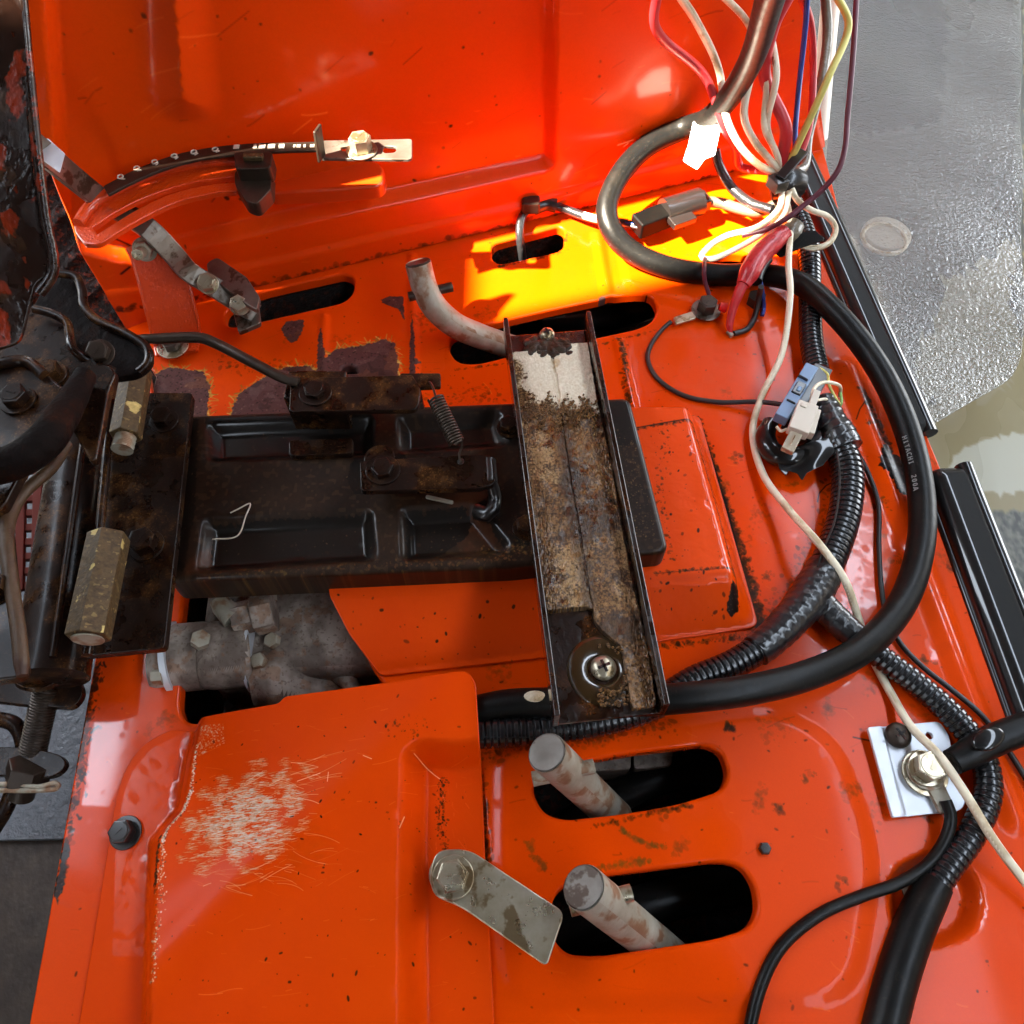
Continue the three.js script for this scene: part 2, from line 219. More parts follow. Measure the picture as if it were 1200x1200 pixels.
const goldBlotch = tex(512, (u, v) => { const b = sst(0.64, 0.67, fbm(u, v, 5, 6, 97)), g = fbm(u, v, 60, 3, 98), c = sst(0.72, 0.76, fbm(u, v, 50, 2, 99)); return lerp3(lerp3(rgb(104, 80, 44), rgb(58, 42, 22), g), rgb(226, 200, 122), Math.max(b * (0.6 + 0.4 * g), c * 0.25)); });
const sheetMap = tex(512, (u, v) => { const a = sst(0.56, 0.6, fbm(u, v, 5, 6, 121)), g = fbm(u, v, 30, 4, 122), s = sst(0.5, 0.7, fbm(u * 1, v, 9, 5, 123)); return lerp3(lerp3(rgb(30, 15, 9), rgb(58, 38, 24), s * g * 1.6), rgb(140, 38, 8), a * (0.5 + 0.5 * g)); });  // dark brown sheet with reddish reflection spots painted into the colour
const concreteMap = tex(512, (u, v) => lerp3(rgb(150, 146, 136), rgb(118, 116, 110), fbm(u, v, 8, 6, 101)));
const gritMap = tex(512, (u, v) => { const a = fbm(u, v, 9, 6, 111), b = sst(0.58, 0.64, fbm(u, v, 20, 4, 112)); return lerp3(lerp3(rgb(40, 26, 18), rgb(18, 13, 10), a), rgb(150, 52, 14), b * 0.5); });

// painted sheet: base colour with mottling, then wear drawn where the photograph shows it
const ORANGE = [0.73, 0.054, 0.0004];
function paintCanvas(W, H, s, tint = 1) {
  const cv = document.createElement('canvas'); cv.width = W; cv.height = H; const g = cv.getContext('2d'), im = g.createImageData(W, H), d = im.data;
  for (let j = 0; j < H; j++) for (let i = 0; i < W; i++) {
    const u = i / W, v = j / W, m = fbm(u, v, 6, 4, s) - 0.5, f = hash(i, j, s) - 0.5, k = (1 + 0.12 * m + 0.05 * f) * tint, o = (j * W + i) * 4;
    d[o] = 255 * enc(clamp(ORANGE[0] * k)); d[o + 1] = 255 * enc(clamp(ORANGE[1] * (k + 0.25 * m))); d[o + 2] = 255 * enc(ORANGE[2] * k); d[o + 3] = 255;
  }
  g.putImageData(im, 0, 0); return [cv, g];
}
class Wear {                                                    // draws wear on a sheet; q maps a place on the sheet to its canvas
  constructor(g, q, scale) { this.g = g; this.q = q; this.k = scale; }
  jag(poly, amp, step = 3) { const p = poly.map((a) => this.q(...a)), o = []; p.forEach((a, i) => { const b = p[(i + 1) % p.length], L = Math.hypot(b[0] - a[0], b[1] - a[1]), n = Math.max(1, Math.round(L / step)); for (let k = 0; k < n; k++) o.push([mix(a[0], b[0], k / n) + (rnd() - 0.5) * amp, mix(a[1], b[1], k / n) + (rnd() - 0.5) * amp]); }); return o; }
  path(o) { const g = this.g; g.beginPath(); o.forEach((p, i) => g[i ? 'lineTo' : 'moveTo'](p[0], p[1])); g.closePath(); }
  chip(poly, { fill = '#563733', rim = null, amp = 5, grain = 0.5 } = {}) {
    const g = this.g, o = this.jag(poly, amp);
    if (rim) { g.strokeStyle = rim; for (let q = 0; q < 3; q++) for (const p of o) if (rnd() < 0.85) { const a = rnd() * 6.3, l = 4 + rnd() * 15; g.strokeStyle = rnd() < 0.6 ? rim : rnd() < 0.6 ? '#8a6a2c' : '#d8b868'; g.globalAlpha = 0.3 + rnd() * 0.6; g.lineWidth = 0.8 + rnd() * 2; g.beginPath(); g.moveTo(p[0], p[1]); g.lineTo(p[0] + Math.cos(a) * l, p[1] + Math.sin(a) * l); g.stroke(); } g.globalAlpha = 1; }
    this.path(o); g.fillStyle = fill; g.fill(); g.save(); this.path(o); g.clip();
    let x0 = 1e9, x1 = -1e9, y0 = 1e9, y1 = -1e9; for (const p of o) { x0 = Math.min(x0, p[0]); x1 = Math.max(x1, p[0]); y0 = Math.min(y0, p[1]); y1 = Math.max(y1, p[1]); }
    const n = (x1 - x0) * (y1 - y0) / 14 * grain; for (let i = 0; i < n; i++) { const l = rnd(); g.fillStyle = l < 0.5 ? `rgba(25,14,12,${0.2 + rnd() * 0.5})` : l < 0.85 ? `rgba(120,86,78,${0.15 + rnd() * 0.4})` : `rgba(170,140,120,${rnd() * 0.5})`; g.fillRect(mix(x0, x1, rnd()), mix(y0, y1, rnd()), 1 + rnd() * 2.5, 1 + rnd() * 2.5); }
    for (let i = 0; i < 7; i++) { const cx = mix(x0, x1, rnd()), cy = mix(y0, y1, rnd()), R = (x1 - x0) * (0.06 + rnd() * 0.16); g.globalAlpha = 0.35; g.fillStyle = rnd() < 0.45 ? '#2c1a18' : rnd() < 0.5 ? '#7a4a30' : '#6d4f4c'; g.beginPath(); for (let k = 0; k < 18; k++) { const t = k / 18 * 6.283, q = R * (0.5 + rnd() * 0.9); g.lineTo(cx + Math.cos(t) * q * 1.3, cy + Math.sin(t) * q); } g.closePath(); g.fill(); } g.globalAlpha = 1;
    g.restore();
  }
  specks(poly, n, { c = [30, 14, 8], a = 0.9, r = [0.6, 2.2], tail = 0 } = {}) {
    const P = poly.map((p) => this.q(...p)), g = this.g; let x0 = 1e9, x1 = -1e9, y0 = 1e9, y1 = -1e9; for (const p of P) { x0 = Math.min(x0, p[0]); x1 = Math.max(x1, p[0]); y0 = Math.min(y0, p[1]); y1 = Math.max(y1, p[1]); }
    for (let i = 0, t = 0; i < n && t < n * 20; t++) { const x = mix(x0, x1, rnd()), y = mix(y0, y1, rnd()); if (!inside(x, y, P)) continue; i++; g.fillStyle = `rgba(${c[0]},${c[1]},${c[2]},${a * (0.3 + 0.7 * rnd())})`; g.beginPath(); const R = r[0] + (r[1] - r[0]) * rnd() ** 3; g.ellipse(x, y, R * (1 + rnd() * (0.8 + tail)), R, rnd() * 6.3, 0, 6.3); g.fill(); }
  }
  grime(line, w, n, c = [34, 16, 8], a = 0.55) {                // crumbs of dirt gathered along a line
    const g = this.g, P = line.map((p) => this.q(...p)); let L = 0; const S = [0]; for (let i = 1; i < P.length; i++) { L += Math.hypot(P[i][0] - P[i - 1][0], P[i][1] - P[i - 1][1]); S.push(L); }
    for (let i = 0; i < n; i++) { const s = rnd() * L; let k = 0; while (S[k + 1] < s && k < P.length - 2) k++; const t = (s - S[k]) / (S[k + 1] - S[k]), gs = (rnd() + rnd() + rnd() - 1.5) * w; const dx = P[k + 1][0] - P[k][0], dy = P[k + 1][1] - P[k][1], l = Math.hypot(dx, dy) || 1; g.fillStyle = `rgba(${c[0] + rnd() * 30},${c[1] + rnd() * 20},${c[2]},${a * (0.2 + rnd())})`; const R = 0.5 + rnd() ** 3 * 3; g.beginPath(); g.ellipse(mix(P[k][0], P[k + 1][0], t) - dy / l * gs, mix(P[k][1], P[k + 1][1], t) + dx / l * gs, R * (1 + rnd()), R, rnd() * 6.3, 0, 6.3); g.fill(); }
  }
  line(line, w, c, a = 1, jit = 0) { const g = this.g; g.strokeStyle = c; g.globalAlpha = a; g.lineWidth = w; g.lineCap = 'round'; g.lineJoin = 'round'; g.beginPath(); line.forEach((p, i) => { const q = this.q(...p); g[i ? 'lineTo' : 'moveTo'](q[0] + (rnd() - 0.5) * jit, q[1] + (rnd() - 0.5) * jit); }); g.stroke(); g.globalAlpha = 1; }
  scratches(poly, n, len, ang, c, a = 0.8, w = 1) { const P = poly.map((p) => this.q(...p)), g = this.g; let x0 = 1e9, x1 = -1e9, y0 = 1e9, y1 = -1e9; for (const p of P) { x0 = Math.min(x0, p[0]); x1 = Math.max(x1, p[0]); y0 = Math.min(y0, p[1]); y1 = Math.max(y1, p[1]); } for (let i = 0, t = 0; i < n && t < n * 20; t++) { const x = mix(x0, x1, rnd()), y = mix(y0, y1, rnd()); if (!inside(x, y, P)) continue; i++; const th = ang + (rnd() - 0.5) * 0.9, l = len * (0.2 + rnd() ** 2), b = (rnd() - 0.5) * l * 0.3; g.strokeStyle = c; g.globalAlpha = a * (0.2 + 0.8 * rnd()); g.lineWidth = w * (0.4 + rnd()); g.beginPath(); g.moveTo(x, y); g.quadraticCurveTo(x + Math.cos(th) * l / 2 - b, y + Math.sin(th) * l / 2 + b, x + Math.cos(th) * l, y + Math.sin(th) * l); g.stroke(); } g.globalAlpha = 1; }
}
const canvasTex = (cv) => { const t = new THREE.CanvasTexture(cv); t.colorSpace = THREE.SRGBColorSpace; t.anisotropy = 8; return t; };

const DECK = [-0.42, -0.74, 0.92, 0.9];                         // rectangle of the deck texture: x, z, width, depth in metres
const deckTex = (() => {
  const W = 2048, H = Math.round(2048 * DECK[3] / DECK[2]), [cv, g] = paintCanvas(W, H, 201);
  const w = new Wear(g, (px, py) => { const [x, z] = P2(px, py, 0); return [(x - DECK[0]) / DECK[2] * W, (z - DECK[1]) / DECK[3] * H]; }, 1);
  const all = [[60, 1190], [180, 430], [300, 330], [860, 200], [980, 300], [1200, 840], [1200, 1190]];
  w.specks(all, 1100, { r: [0.4, 1.7], tail: 0.6, a: 0.75 });
  w.specks(all, 50, { r: [1.2, 3.2], a: 0.8, tail: 0.3 });
  w.scratches(all, 160, 40, -0.1, '#8a2400', 0.5, 1.2);
  w.scratches(all, 120, 26, 0.6, '#ff9a50', 0.5, 0.9);
  // bare brown patches with torn yellowish edges
  const rim = '#b9913f';
  w.chip([[178, 440], [200, 430], [238, 436], [246, 452], [242, 495], [180, 500]], { rim });
  w.chip([[272, 480], [280, 462], [305, 445], [330, 432], [360, 428], [380, 440], [390, 490], [270, 495]], { rim });
  w.chip([[378, 425], [392, 410], [428, 404], [450, 398], [462, 402], [466, 420], [468, 445], [380, 452]], { rim });
  w.chip([[330, 385], [336, 377], [356, 374], [356, 384], [348, 400], [340, 402], [332, 392]], { amp: 3 });
  w.chip([[446, 351], [458, 347], [472, 348], [474, 375], [470, 368], [466, 362], [448, 355]], { amp: 3 });
  w.chip([[371, 440], [373, 398], [376, 385], [379, 400], [383, 440]], { amp: 4 });
  w.chip([[480, 440], [481, 385], [483, 370], [486, 395], [487, 440]], { amp: 3 });
  w.chip([[300, 480], [312, 460], [330, 455], [335, 480]], { amp: 4 });
  for (const [x, y, s] of [[385, 424, 9], [487, 425, 7], [494, 440, 6], [706, 350, 5]]) w.chip([[x - s, y], [x, y - s * 0.5], [x + s, y], [x, y + s * 0.5]], { amp: 4 });
  // crumbs of dirt in the seams and along rims
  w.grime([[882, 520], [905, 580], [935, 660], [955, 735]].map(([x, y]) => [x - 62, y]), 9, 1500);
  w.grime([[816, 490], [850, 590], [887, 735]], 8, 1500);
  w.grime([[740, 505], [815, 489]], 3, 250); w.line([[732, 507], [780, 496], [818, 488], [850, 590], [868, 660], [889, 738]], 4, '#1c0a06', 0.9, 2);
  w.grime([[735, 440], [728, 400], [738, 490]], 6, 400);
  w.grime([[300, 334], [560, 270], [720, 235]], 5, 700, [60, 22, 8]);
  w.grime([[530, 434], [600, 425], [700, 404], [770, 387]], 2, 140);
  w.grime([[575, 284], [585, 312], [655, 297], [665, 275]], 3, 200);
  w.grime([[690, 970], [780, 950], [810, 945]], 3, 120); w.grime([[700, 1018], [760, 1008]], 4, 110, [84, 56, 20], 0.4);
  w.grime([[727, 972], [745, 985], [772, 993], [780, 990]], 3, 120, [84, 56, 20], 0.45);
  w.grime([[860, 855], [850, 850], [855, 858]], 8, 60);
  w.grime([[560, 760], [650, 772], [900, 742]], 6, 500); w.grime([[620, 985], [622, 1000], [640, 1018]], 6, 90, [90, 50, 20], 0.4);
  for (let i = 0; i < 26; i++) { const x = 560 + rnd() * 560, y = 380 + rnd() * 660; w.grime([[x, y], [x + (rnd() - 0.5) * 40, y + (rnd() - 0.5) * 24]], 5 + rnd() * 8, 14 + rnd() * 40, [70, 30, 10], 0.4); }
  for (let i = 0; i < 70; i++) { const x = 180 + rnd() * 960, y = 340 + rnd() * 720; w.grime([[x, y], [x + (rnd() - 0.5) * 60, y + (rnd() - 0.5) * 18]], 10 + rnd() * 16, 20 + rnd() * 70, [96, 40, 10], 0.22); }
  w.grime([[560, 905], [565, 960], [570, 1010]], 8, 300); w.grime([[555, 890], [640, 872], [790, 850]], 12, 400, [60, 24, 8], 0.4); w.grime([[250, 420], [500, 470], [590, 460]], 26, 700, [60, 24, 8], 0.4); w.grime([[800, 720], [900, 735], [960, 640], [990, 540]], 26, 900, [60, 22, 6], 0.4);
  // tar by the battery cable
  w.chip([[1034, 520], [1042, 528], [1058, 540], [1068, 555], [1066, 582], [1052, 580], [1040, 558], [1030, 548]], { fill: '#17100f', amp: 7, grain: 0.7 });
  w.grime([[1008, 455], [1030, 500], [1050, 545]], 7, 500);
  // chipped left edge, grey steel showing
  w.grime([[113, 775], [100, 850], [88, 930], [70, 1040]], 5, 500, [60, 20, 6], 0.8);
  w.chip([[76, 985], [82, 990], [74, 1040], [66, 1060], [62, 1050]], { fill: '#3a3230', amp: 6 });
  for (let i = 0; i < 60; i++) { const y = 772 + rnd() * 190, x = 117 - (y - 770) * 0.17 + rnd() * rnd() * 16, an = rnd() * 3, l = 1 + rnd() * 5; w.line([[x, y], [x + Math.cos(an) * l * 0.5, y + l * 0.6], [x + Math.cos(an) * l, y + l]], 1 + rnd() * 3, rnd() < 0.5 ? '#3c1a10' : '#8e2b08', 0.9, 3); }
  // curled hairs and oil threads
  for (const L of [[[1003, 492], [1006, 482], [1014, 470], [1017, 467]], [[958, 588], [960, 578], [968, 569], [974, 566]], [[1000, 864], [1020, 868]], [[745, 352], [758, 347]]]) w.line(L, 1.8, '#2a0c06', 0.9);
  const t = canvasTex(cv); return t;
})();
const COVER = [-0.33, -0.2, 0.34, 0.3];
const coverTex = (() => {
  const W = 1536, H = Math.round(W * COVER[3] / COVER[2]), [cv, g] = paintCanvas(W, H, 231);
  const w = new Wear(g, (px, py) => { const [x, z] = P2(px, py, 0.026); return [(x - COVER[0]) / COVER[2] * W, (z - COVER[1]) / COVER[3] * H]; }, 1);
  w.specks([[230, 850], [550, 795], [560, 1190], [150, 1190]], 170, { r: [0.7, 3], tail: 0.6 });
  w.scratches([[200, 1190], [230, 860], [550, 800], [560, 1190]], 90, 60, -0.1, '#ff8a48', 0.5, 1.2);
  // pale rubbed patch: bare primer in horizontal strokes, dense in the middle
  const pale = '#dccfbf';
  for (let i = 0; i < 8000; i++) { const a = rnd() * 6.3, r = Math.pow(rnd(), 0.5), x = 286 + Math.cos(a) * r * 80 - Math.sin(a) * r * 34, y = 958 + Math.sin(a) * r * 72; if (fbm(x / 300, y / 300, 22, 4, 77) < 0.26 + 0.24 * r + rnd() * 0.14) continue; const q = w.q(x, y); g.globalAlpha = (1 - r * 0.6) * (0.25 + rnd() * 0.6); g.strokeStyle = rnd() < 0.85 ? pale : '#b39a80'; g.lineWidth = 0.7 + rnd() * 2.6 * (1 - r * 0.6); const l = 3 + rnd() * 20, th = -0.12 + (rnd() - 0.5) * 0.35; g.beginPath(); g.moveTo(q[0], q[1]); g.lineTo(q[0] + Math.cos(th) * l, q[1] + Math.sin(th) * l); g.stroke(); }
  g.globalAlpha = 1;
  w.scratches([[235, 930], [375, 880], [385, 900], [240, 1015]], 90, 110, -0.12, '#f6c9a8', 0.8, 1.3);
  w.scratches([[240, 980], [380, 960], [370, 1040], [200, 1050]], 70, 90, -0.08, '#f0b890', 0.7, 1.3);
  w.specks([[232, 850], [262, 846], [262, 870], [228, 886]], 300, { c: [205, 175, 160], r: [0.8, 2.4], a: 0.55 });
  // edge of the left fold rubbed to primer
  for (let i = 0; i < 700; i++) { const t = rnd(), L = [[228, 870], [222, 925], [212, 948], [193, 968], [188, 985], [186, 1050], [180, 1150]], k = Math.min(5, Math.floor(t * 6)), f = t * 6 - k, x = mix(L[k][0], L[k + 1][0], f), y = mix(L[k][1], L[k + 1][1], f), q = w.q(x + (rnd() + rnd() - 1) * (y > 1000 ? 8 : 3), y); g.globalAlpha = 0.3 + 0.6 * rnd(); g.fillStyle = rnd() < 0.8 ? '#e8d3c0' : '#6b4030'; g.fillRect(q[0], q[1], 1 + rnd() * 4, 1 + rnd() * 4); }
  g.globalAlpha = 1;
  w.grime([[515, 900], [512, 960], [520, 1000]], 16, 260, [40, 16, 8], 0.7); w.grime([[185, 975], [180, 1010], [178, 1045]], 4, 150, [30, 24, 22], 0.9);
  w.grime([[455, 860], [500, 845]], 30, 60); w.scratches([[480, 900], [545, 900], [545, 1040], [480, 1040]], 60, 30, 1.2, '#ff6a40', 0.5, 1.5);
  for (const L of [[[484, 880], [505, 898], [512, 903]], [[468, 970], [473, 956]], [[436, 890], [426, 886]], [[348, 915], [375, 906]], [[385, 905], [384, 916]]]) w.line(L, 2, '#ffb890', 0.9);
  return canvasTex(cv);
})();
const TUN = [-0.13, -0.36, 0.32, 0.28];
const tunnelTex = (() => {
  const W = 1024, H = Math.round(W * TUN[3] / TUN[2]), [cv, g] = paintCanvas(W, H, 251);
  const w = new Wear(g, (px, py) => { const [x, z] = P2(px, py, 0.025); return [(x - TUN[0]) / TUN[2] * W, (z - TUN[1]) / TUN[3] * H]; }, 1);
  w.specks([[385, 690], [740, 500], [810, 495], [885, 735], [440, 790]], 260, { r: [0.7, 3.2], tail: 0.5 });
  w.line([[735, 508], [780, 500], [812, 494], [830, 550], [850, 625], [868, 690]], 3, '#2a0d06', 0.85, 2.5); w.line([[765, 676], [800, 673], [858, 669]], 1.6, '#5a1c08', 0.6, 2); w.grime([[740, 508], [812, 496]], 3, 160); w.grime([[812, 500], [845, 600], [862, 680]], 3, 300); w.grime([[765, 676], [800, 672], [860, 668]], 2.5, 130); w.grime([[780, 500], [770, 600], [785, 660]], 16, 160);
  w.chip([[858, 680], [868, 684], [872, 705], [864, 712], [856, 706]], { fill: '#1c0f0a', amp: 4 });
  return canvasTex(cv);
})();
const wallPl = (() => { const A = V(300, 335, 0), X = V(860, 200, 0).sub(A).normalize(); return new Pl(A, X, V3(-X.z, 0, X.x)); })();
const WALL = [-0.22, -0.5, 0.9, 0.52];
const wallTex = (() => {
  const W = 1024, H = Math.round(W * WALL[3] / WALL[2]), [cv, g] = paintCanvas(W, H, 261);
  const w = new Wear(g, (px, py) => { const [x, z] = wallPl.at(px, py); return [(x - WALL[0]) / WALL[2] * W, (z - WALL[1]) / WALL[3] * H]; }, 1);
  const a = [[60, 0], [960, 0], [960, 180], [300, 330], [110, 330]];
  w.specks(a, 90, { r: [0.5, 1.8] }); w.scratches(a, 60, 30, -0.1, '#ff8440', 0.6, 1); w.scratches(a, 50, 30, -0.4, '#6a1200', 0.6, 1);
  w.line([[135, 291], [156, 300], [166, 302]], 1.5, '#3a0c04'); w.line([[142, 321], [152, 313]], 1.8, '#3a0c04');
  w.grime([[110, 365], [300, 333], [600, 262], [860, 200]], 4, 600, [50, 12, 4]);
  for (const L of [[[724, 170], [742, 164]], [[731, 172], [736, 168]]]) w.line(L, 1.5, '#ffb68a', 0.9);
  return canvasTex(cv);
})();

// where the paint is wet with oil or water: a glossy film with ragged edges over dull paint
function wetTex(W, H, rect, h, polys, base) {
  const cv = document.createElement('canvas'); cv.width = W; cv.height = H; const g = cv.getContext('2d'); g.fillStyle = `rgb(${base},${base},${base})`; g.fillRect(0, 0, W, H);
  const w = new Wear(g, (px, py) => { const [x, z] = P2(px, py, h); return [(x - rect[0]) / rect[2] * W, (z - rect[1]) / rect[3] * H]; }, 1);
  for (const [poly, lev, amp, holes] of polys) { const o = w.jag(poly, amp, 4); w.path(o); g.fillStyle = `rgb(${lev},${lev},${lev})`; g.fill(); if (holes) w.specks(poly, holes, { c: [base, base, base], r: [0.8, 4.5], a: 1, tail: 1 }); }
  const t = new THREE.CanvasTexture(cv); return t;
}
const deckWet = wetTex(1024, Math.round(1024 * DECK[3] / DECK[2]), DECK, 0, [
  [[[122, 768], [240, 690], [236, 840], [205, 858], [168, 874], [146, 908], [128, 945], [96, 944]], 255, 1, 40],
  [[[86, 965], [125, 962], [108, 1060], [75, 1060]], 200, 7, 260],
  [[[985, 560], [1012, 545], [1062, 590], [1082, 640], [1062, 720], [1020, 770], [985, 805], [968, 770], [985, 700], [1000, 640]], 255, 9, 420],
  [[[1010, 470], [1035, 480], [1060, 560], [1030, 545]], 220, 6, 60], [[[1080, 680], [1092, 690], [1150, 790], [1172, 840], [1160, 842], [1120, 770]], 255, 5, 30], [[[1092, 755], [1112, 752], [1108, 768], [1090, 770]], 255, 5, 0],
  [[[800, 385], [840, 383], [850, 396], [815, 402]], 200, 6, 20], [[[196, 420], [255, 428], [262, 470], [240, 440], [200, 432]], 220, 6, 20], [[[690, 892], [830, 866], [852, 878], [840, 872], [700, 895]], 255, 2, 0], [[[1040, 1015], [1090, 995], [1130, 1005], [1160, 1060], [1150, 1090], [1120, 1020], [1060, 1020]], 255, 3, 0],
  [[[945, 742], [975, 750], [1000, 770], [970, 765]], 255, 3, 0], [[[905, 640], [960, 620], [940, 690], [900, 700]], 120, 9, 160], [[[728, 400], [742, 398], [752, 470], [748, 492], [738, 470]], 220, 3, 0],
], 34);
const coverWet = wetTex(768, Math.round(768 * COVER[3] / COVER[2]), COVER, 0.01, [[[[140, 925], [150, 900], [172, 874], [218, 852], [216, 900], [206, 945], [182, 965], [168, 1010], [164, 1120], [125, 1120], [130, 980]], 255, 2, 260], [[[226, 846], [262, 842], [270, 862], [240, 884], [224, 890]], 170, 6, 200]], 18);
const tunWet = wetTex(768, Math.round(768 * TUN[3] / TUN[2]), TUN, 0.028, [[[[800, 505], [826, 500], [850, 590], [866, 660], [852, 672], [800, 670], [830, 620], [822, 560]], 255, 9, 500], [[[745, 520], [790, 515], [795, 545], [760, 560]], 190, 8, 260]], 70);

const PLT = [-0.26, -0.36, 0.42, 0.2];
const [plateTex, plateWet] = (() => {
  const W = 1536, H = Math.round(W * PLT[3] / PLT[2]), cv = document.createElement('canvas'), wv = document.createElement('canvas'); cv.width = wv.width = W; cv.height = wv.height = H;
  const g = cv.getContext('2d'), k = wv.getContext('2d'), im = g.createImageData(W, H);
  for (let j = 0; j < H; j++) for (let i = 0; i < W; i++) { const u = i / W, v = j / W, n = fbm(u, v, 14, 5, 301), f = fbm(u, v, 180, 2, 302), c = sst(0.72, 0.8, fbm(u, v, 150, 1, 303)), o = (j * W + i) * 4; let q = lerp3([24, 14, 8], [56, 36, 21], n * 0.8 + f * 0.35 - 0.15); q = lerp3(q, [100, 76, 48], c * 0.25); q = lerp3(q, [96, 46, 22], sst(0.62, 0.72, fbm(u, v, 9, 5, 304)) * 0.5); for (let m = 0; m < 3; m++) im.data[o + m] = q[m]; im.data[o + 3] = 255; }
  g.putImageData(im, 0, 0); k.fillStyle = '#585858'; k.fillRect(0, 0, W, H);
  const Q = (px, py) => { const [x, z] = P2(px, py, 0.05); return [(x - PLT[0]) / PLT[2] * W, (z - PLT[1]) / PLT[3] * H]; }, w = new Wear(g, Q, 1), w2 = new Wear(k, Q, 1);
  // pools and films of black oil with ragged edges
  const pools = [[[240, 490], [445, 482], [440, 510], [444, 532], [330, 534], [250, 540]], [[472, 500], [500, 496], [560, 490], [575, 520], [520, 536], [478, 532]], [[246, 612], [330, 606], [438, 600], [441, 640], [425, 656], [350, 655], [300, 664], [243, 666]], [[474, 598], [545, 592], [552, 606], [545, 622], [520, 640], [505, 652], [476, 654]], [[405, 560], [416, 535], [470, 530], [486, 545], [480, 565], [440, 580], [415, 578]], [[590, 474], [740, 470], [750, 520], [640, 530], [588, 520], [580, 500]], [[560, 590], [600, 560], [620, 640], [590, 640]], [[330, 520], [420, 515], [425, 530], [335, 534]], [[200, 490], [232, 490], [228, 600], [215, 670], [200, 670]]];
  for (const p of pools) { let o = w.jag(p, 7, 5); w.path(o); g.fillStyle = 'rgba(16,9,5,0.9)'; g.fill(); o = w2.jag(p, 6, 5); w2.path(o); k.fillStyle = '#f0f0f0'; k.fill(); w.specks(p, 60, { c: [110, 84, 50], r: [0.5, 2], a: 0.7 }); w.specks(p, 30, { c: [70, 40, 18], r: [1, 5], a: 0.5 }); }
  w.grime([[230, 676], [400, 664], [600, 655]], 14, 500, [110, 74, 36], 0.4); w.grime([[560, 640], [590, 650], [620, 640]], 22, 260, [140, 100, 56], 0.5);
  w.specks([[700, 480], [745, 520], [770, 630], [740, 640]], 420, { c: [150, 122, 70], r: [0.6, 1.8], a: 0.6 });
  const t = new THREE.CanvasTexture(wv); return [canvasTex(cv), t];
})();

const FOAM = [-0.045, -0.42, 0.15, 0.33];
const foamSheet = (() => {
  const W = 640, H = Math.round(W * FOAM[3] / FOAM[2]), cv = document.createElement('canvas'); cv.width = W; cv.height = H; const g = cv.getContext('2d'), im = g.createImageData(W, H);
  const Q = (px, py) => { const [x, z] = P2(px, py, 0.073); return [(x - FOAM[0]) / FOAM[2] * W, (z - FOAM[1]) / FOAM[3] * H]; };
  const soft = (x, y, p, m) => sst(-m, m, sd(x, y, p)), dry = [Q(590, 380), Q(720, 380), Q(712, 482), Q(655, 478), Q(622, 474)], pale = [[Q(652, 640), Q(694, 640), Q(694, 718), Q(652, 718)], [Q(722, 600), Q(752, 620), Q(758, 700), Q(738, 700)], [Q(618, 500), Q(640, 500), Q(650, 560), Q(626, 560)]], wet = [Q(646, 470), Q(664, 470), Q(700, 700), Q(686, 740)];
  for (let j = 0; j < H; j++) for (let i = 0; i < W; i++) {
    const u = i / W, v = j / W, n = fbm(u, v, 18, 5, 401), f = fbm(u, v, 150, 2, 402), e = (n - 0.5) * 130 + (f - 0.5) * 60;
    let q = lerp3([62, 38, 14], [138, 98, 54], sst(0.25, 0.75, f * 0.7 + n * 0.4)); q = lerp3(q, [48, 27, 9], sst(0.55, 0.66, fbm(u, v, 9, 5, 404)) * 0.55);
    for (const p of pale) q = lerp3(q, [186, 150, 104], sst(-20, 30, sd(i, j, p) + e) * (0.35 + 0.45 * f));
    q = lerp3(q, [40, 22, 7], sst(-4, 10, sd(i, j, wet) + e * 0.4) * 0.45);
    const k = sst(-14, 14, sd(i, j, dry) + e * 0.7); if (k > 0) { let w = lerp3([240, 228, 206], [212, 192, 160], f); w = lerp3(w, [176, 134, 82], sst(0.52, 0.66, fbm(u, v, 7, 6, 405)) * 0.75); q = lerp3(q, w, k); }
    const o = (j * W + i) * 4; for (let m = 0; m < 3; m++) im.data[o + m] = q[m]; im.data[o + 3] = 255;
  }
  g.putImageData(im, 0, 0); return canvasTex(cv);
})();

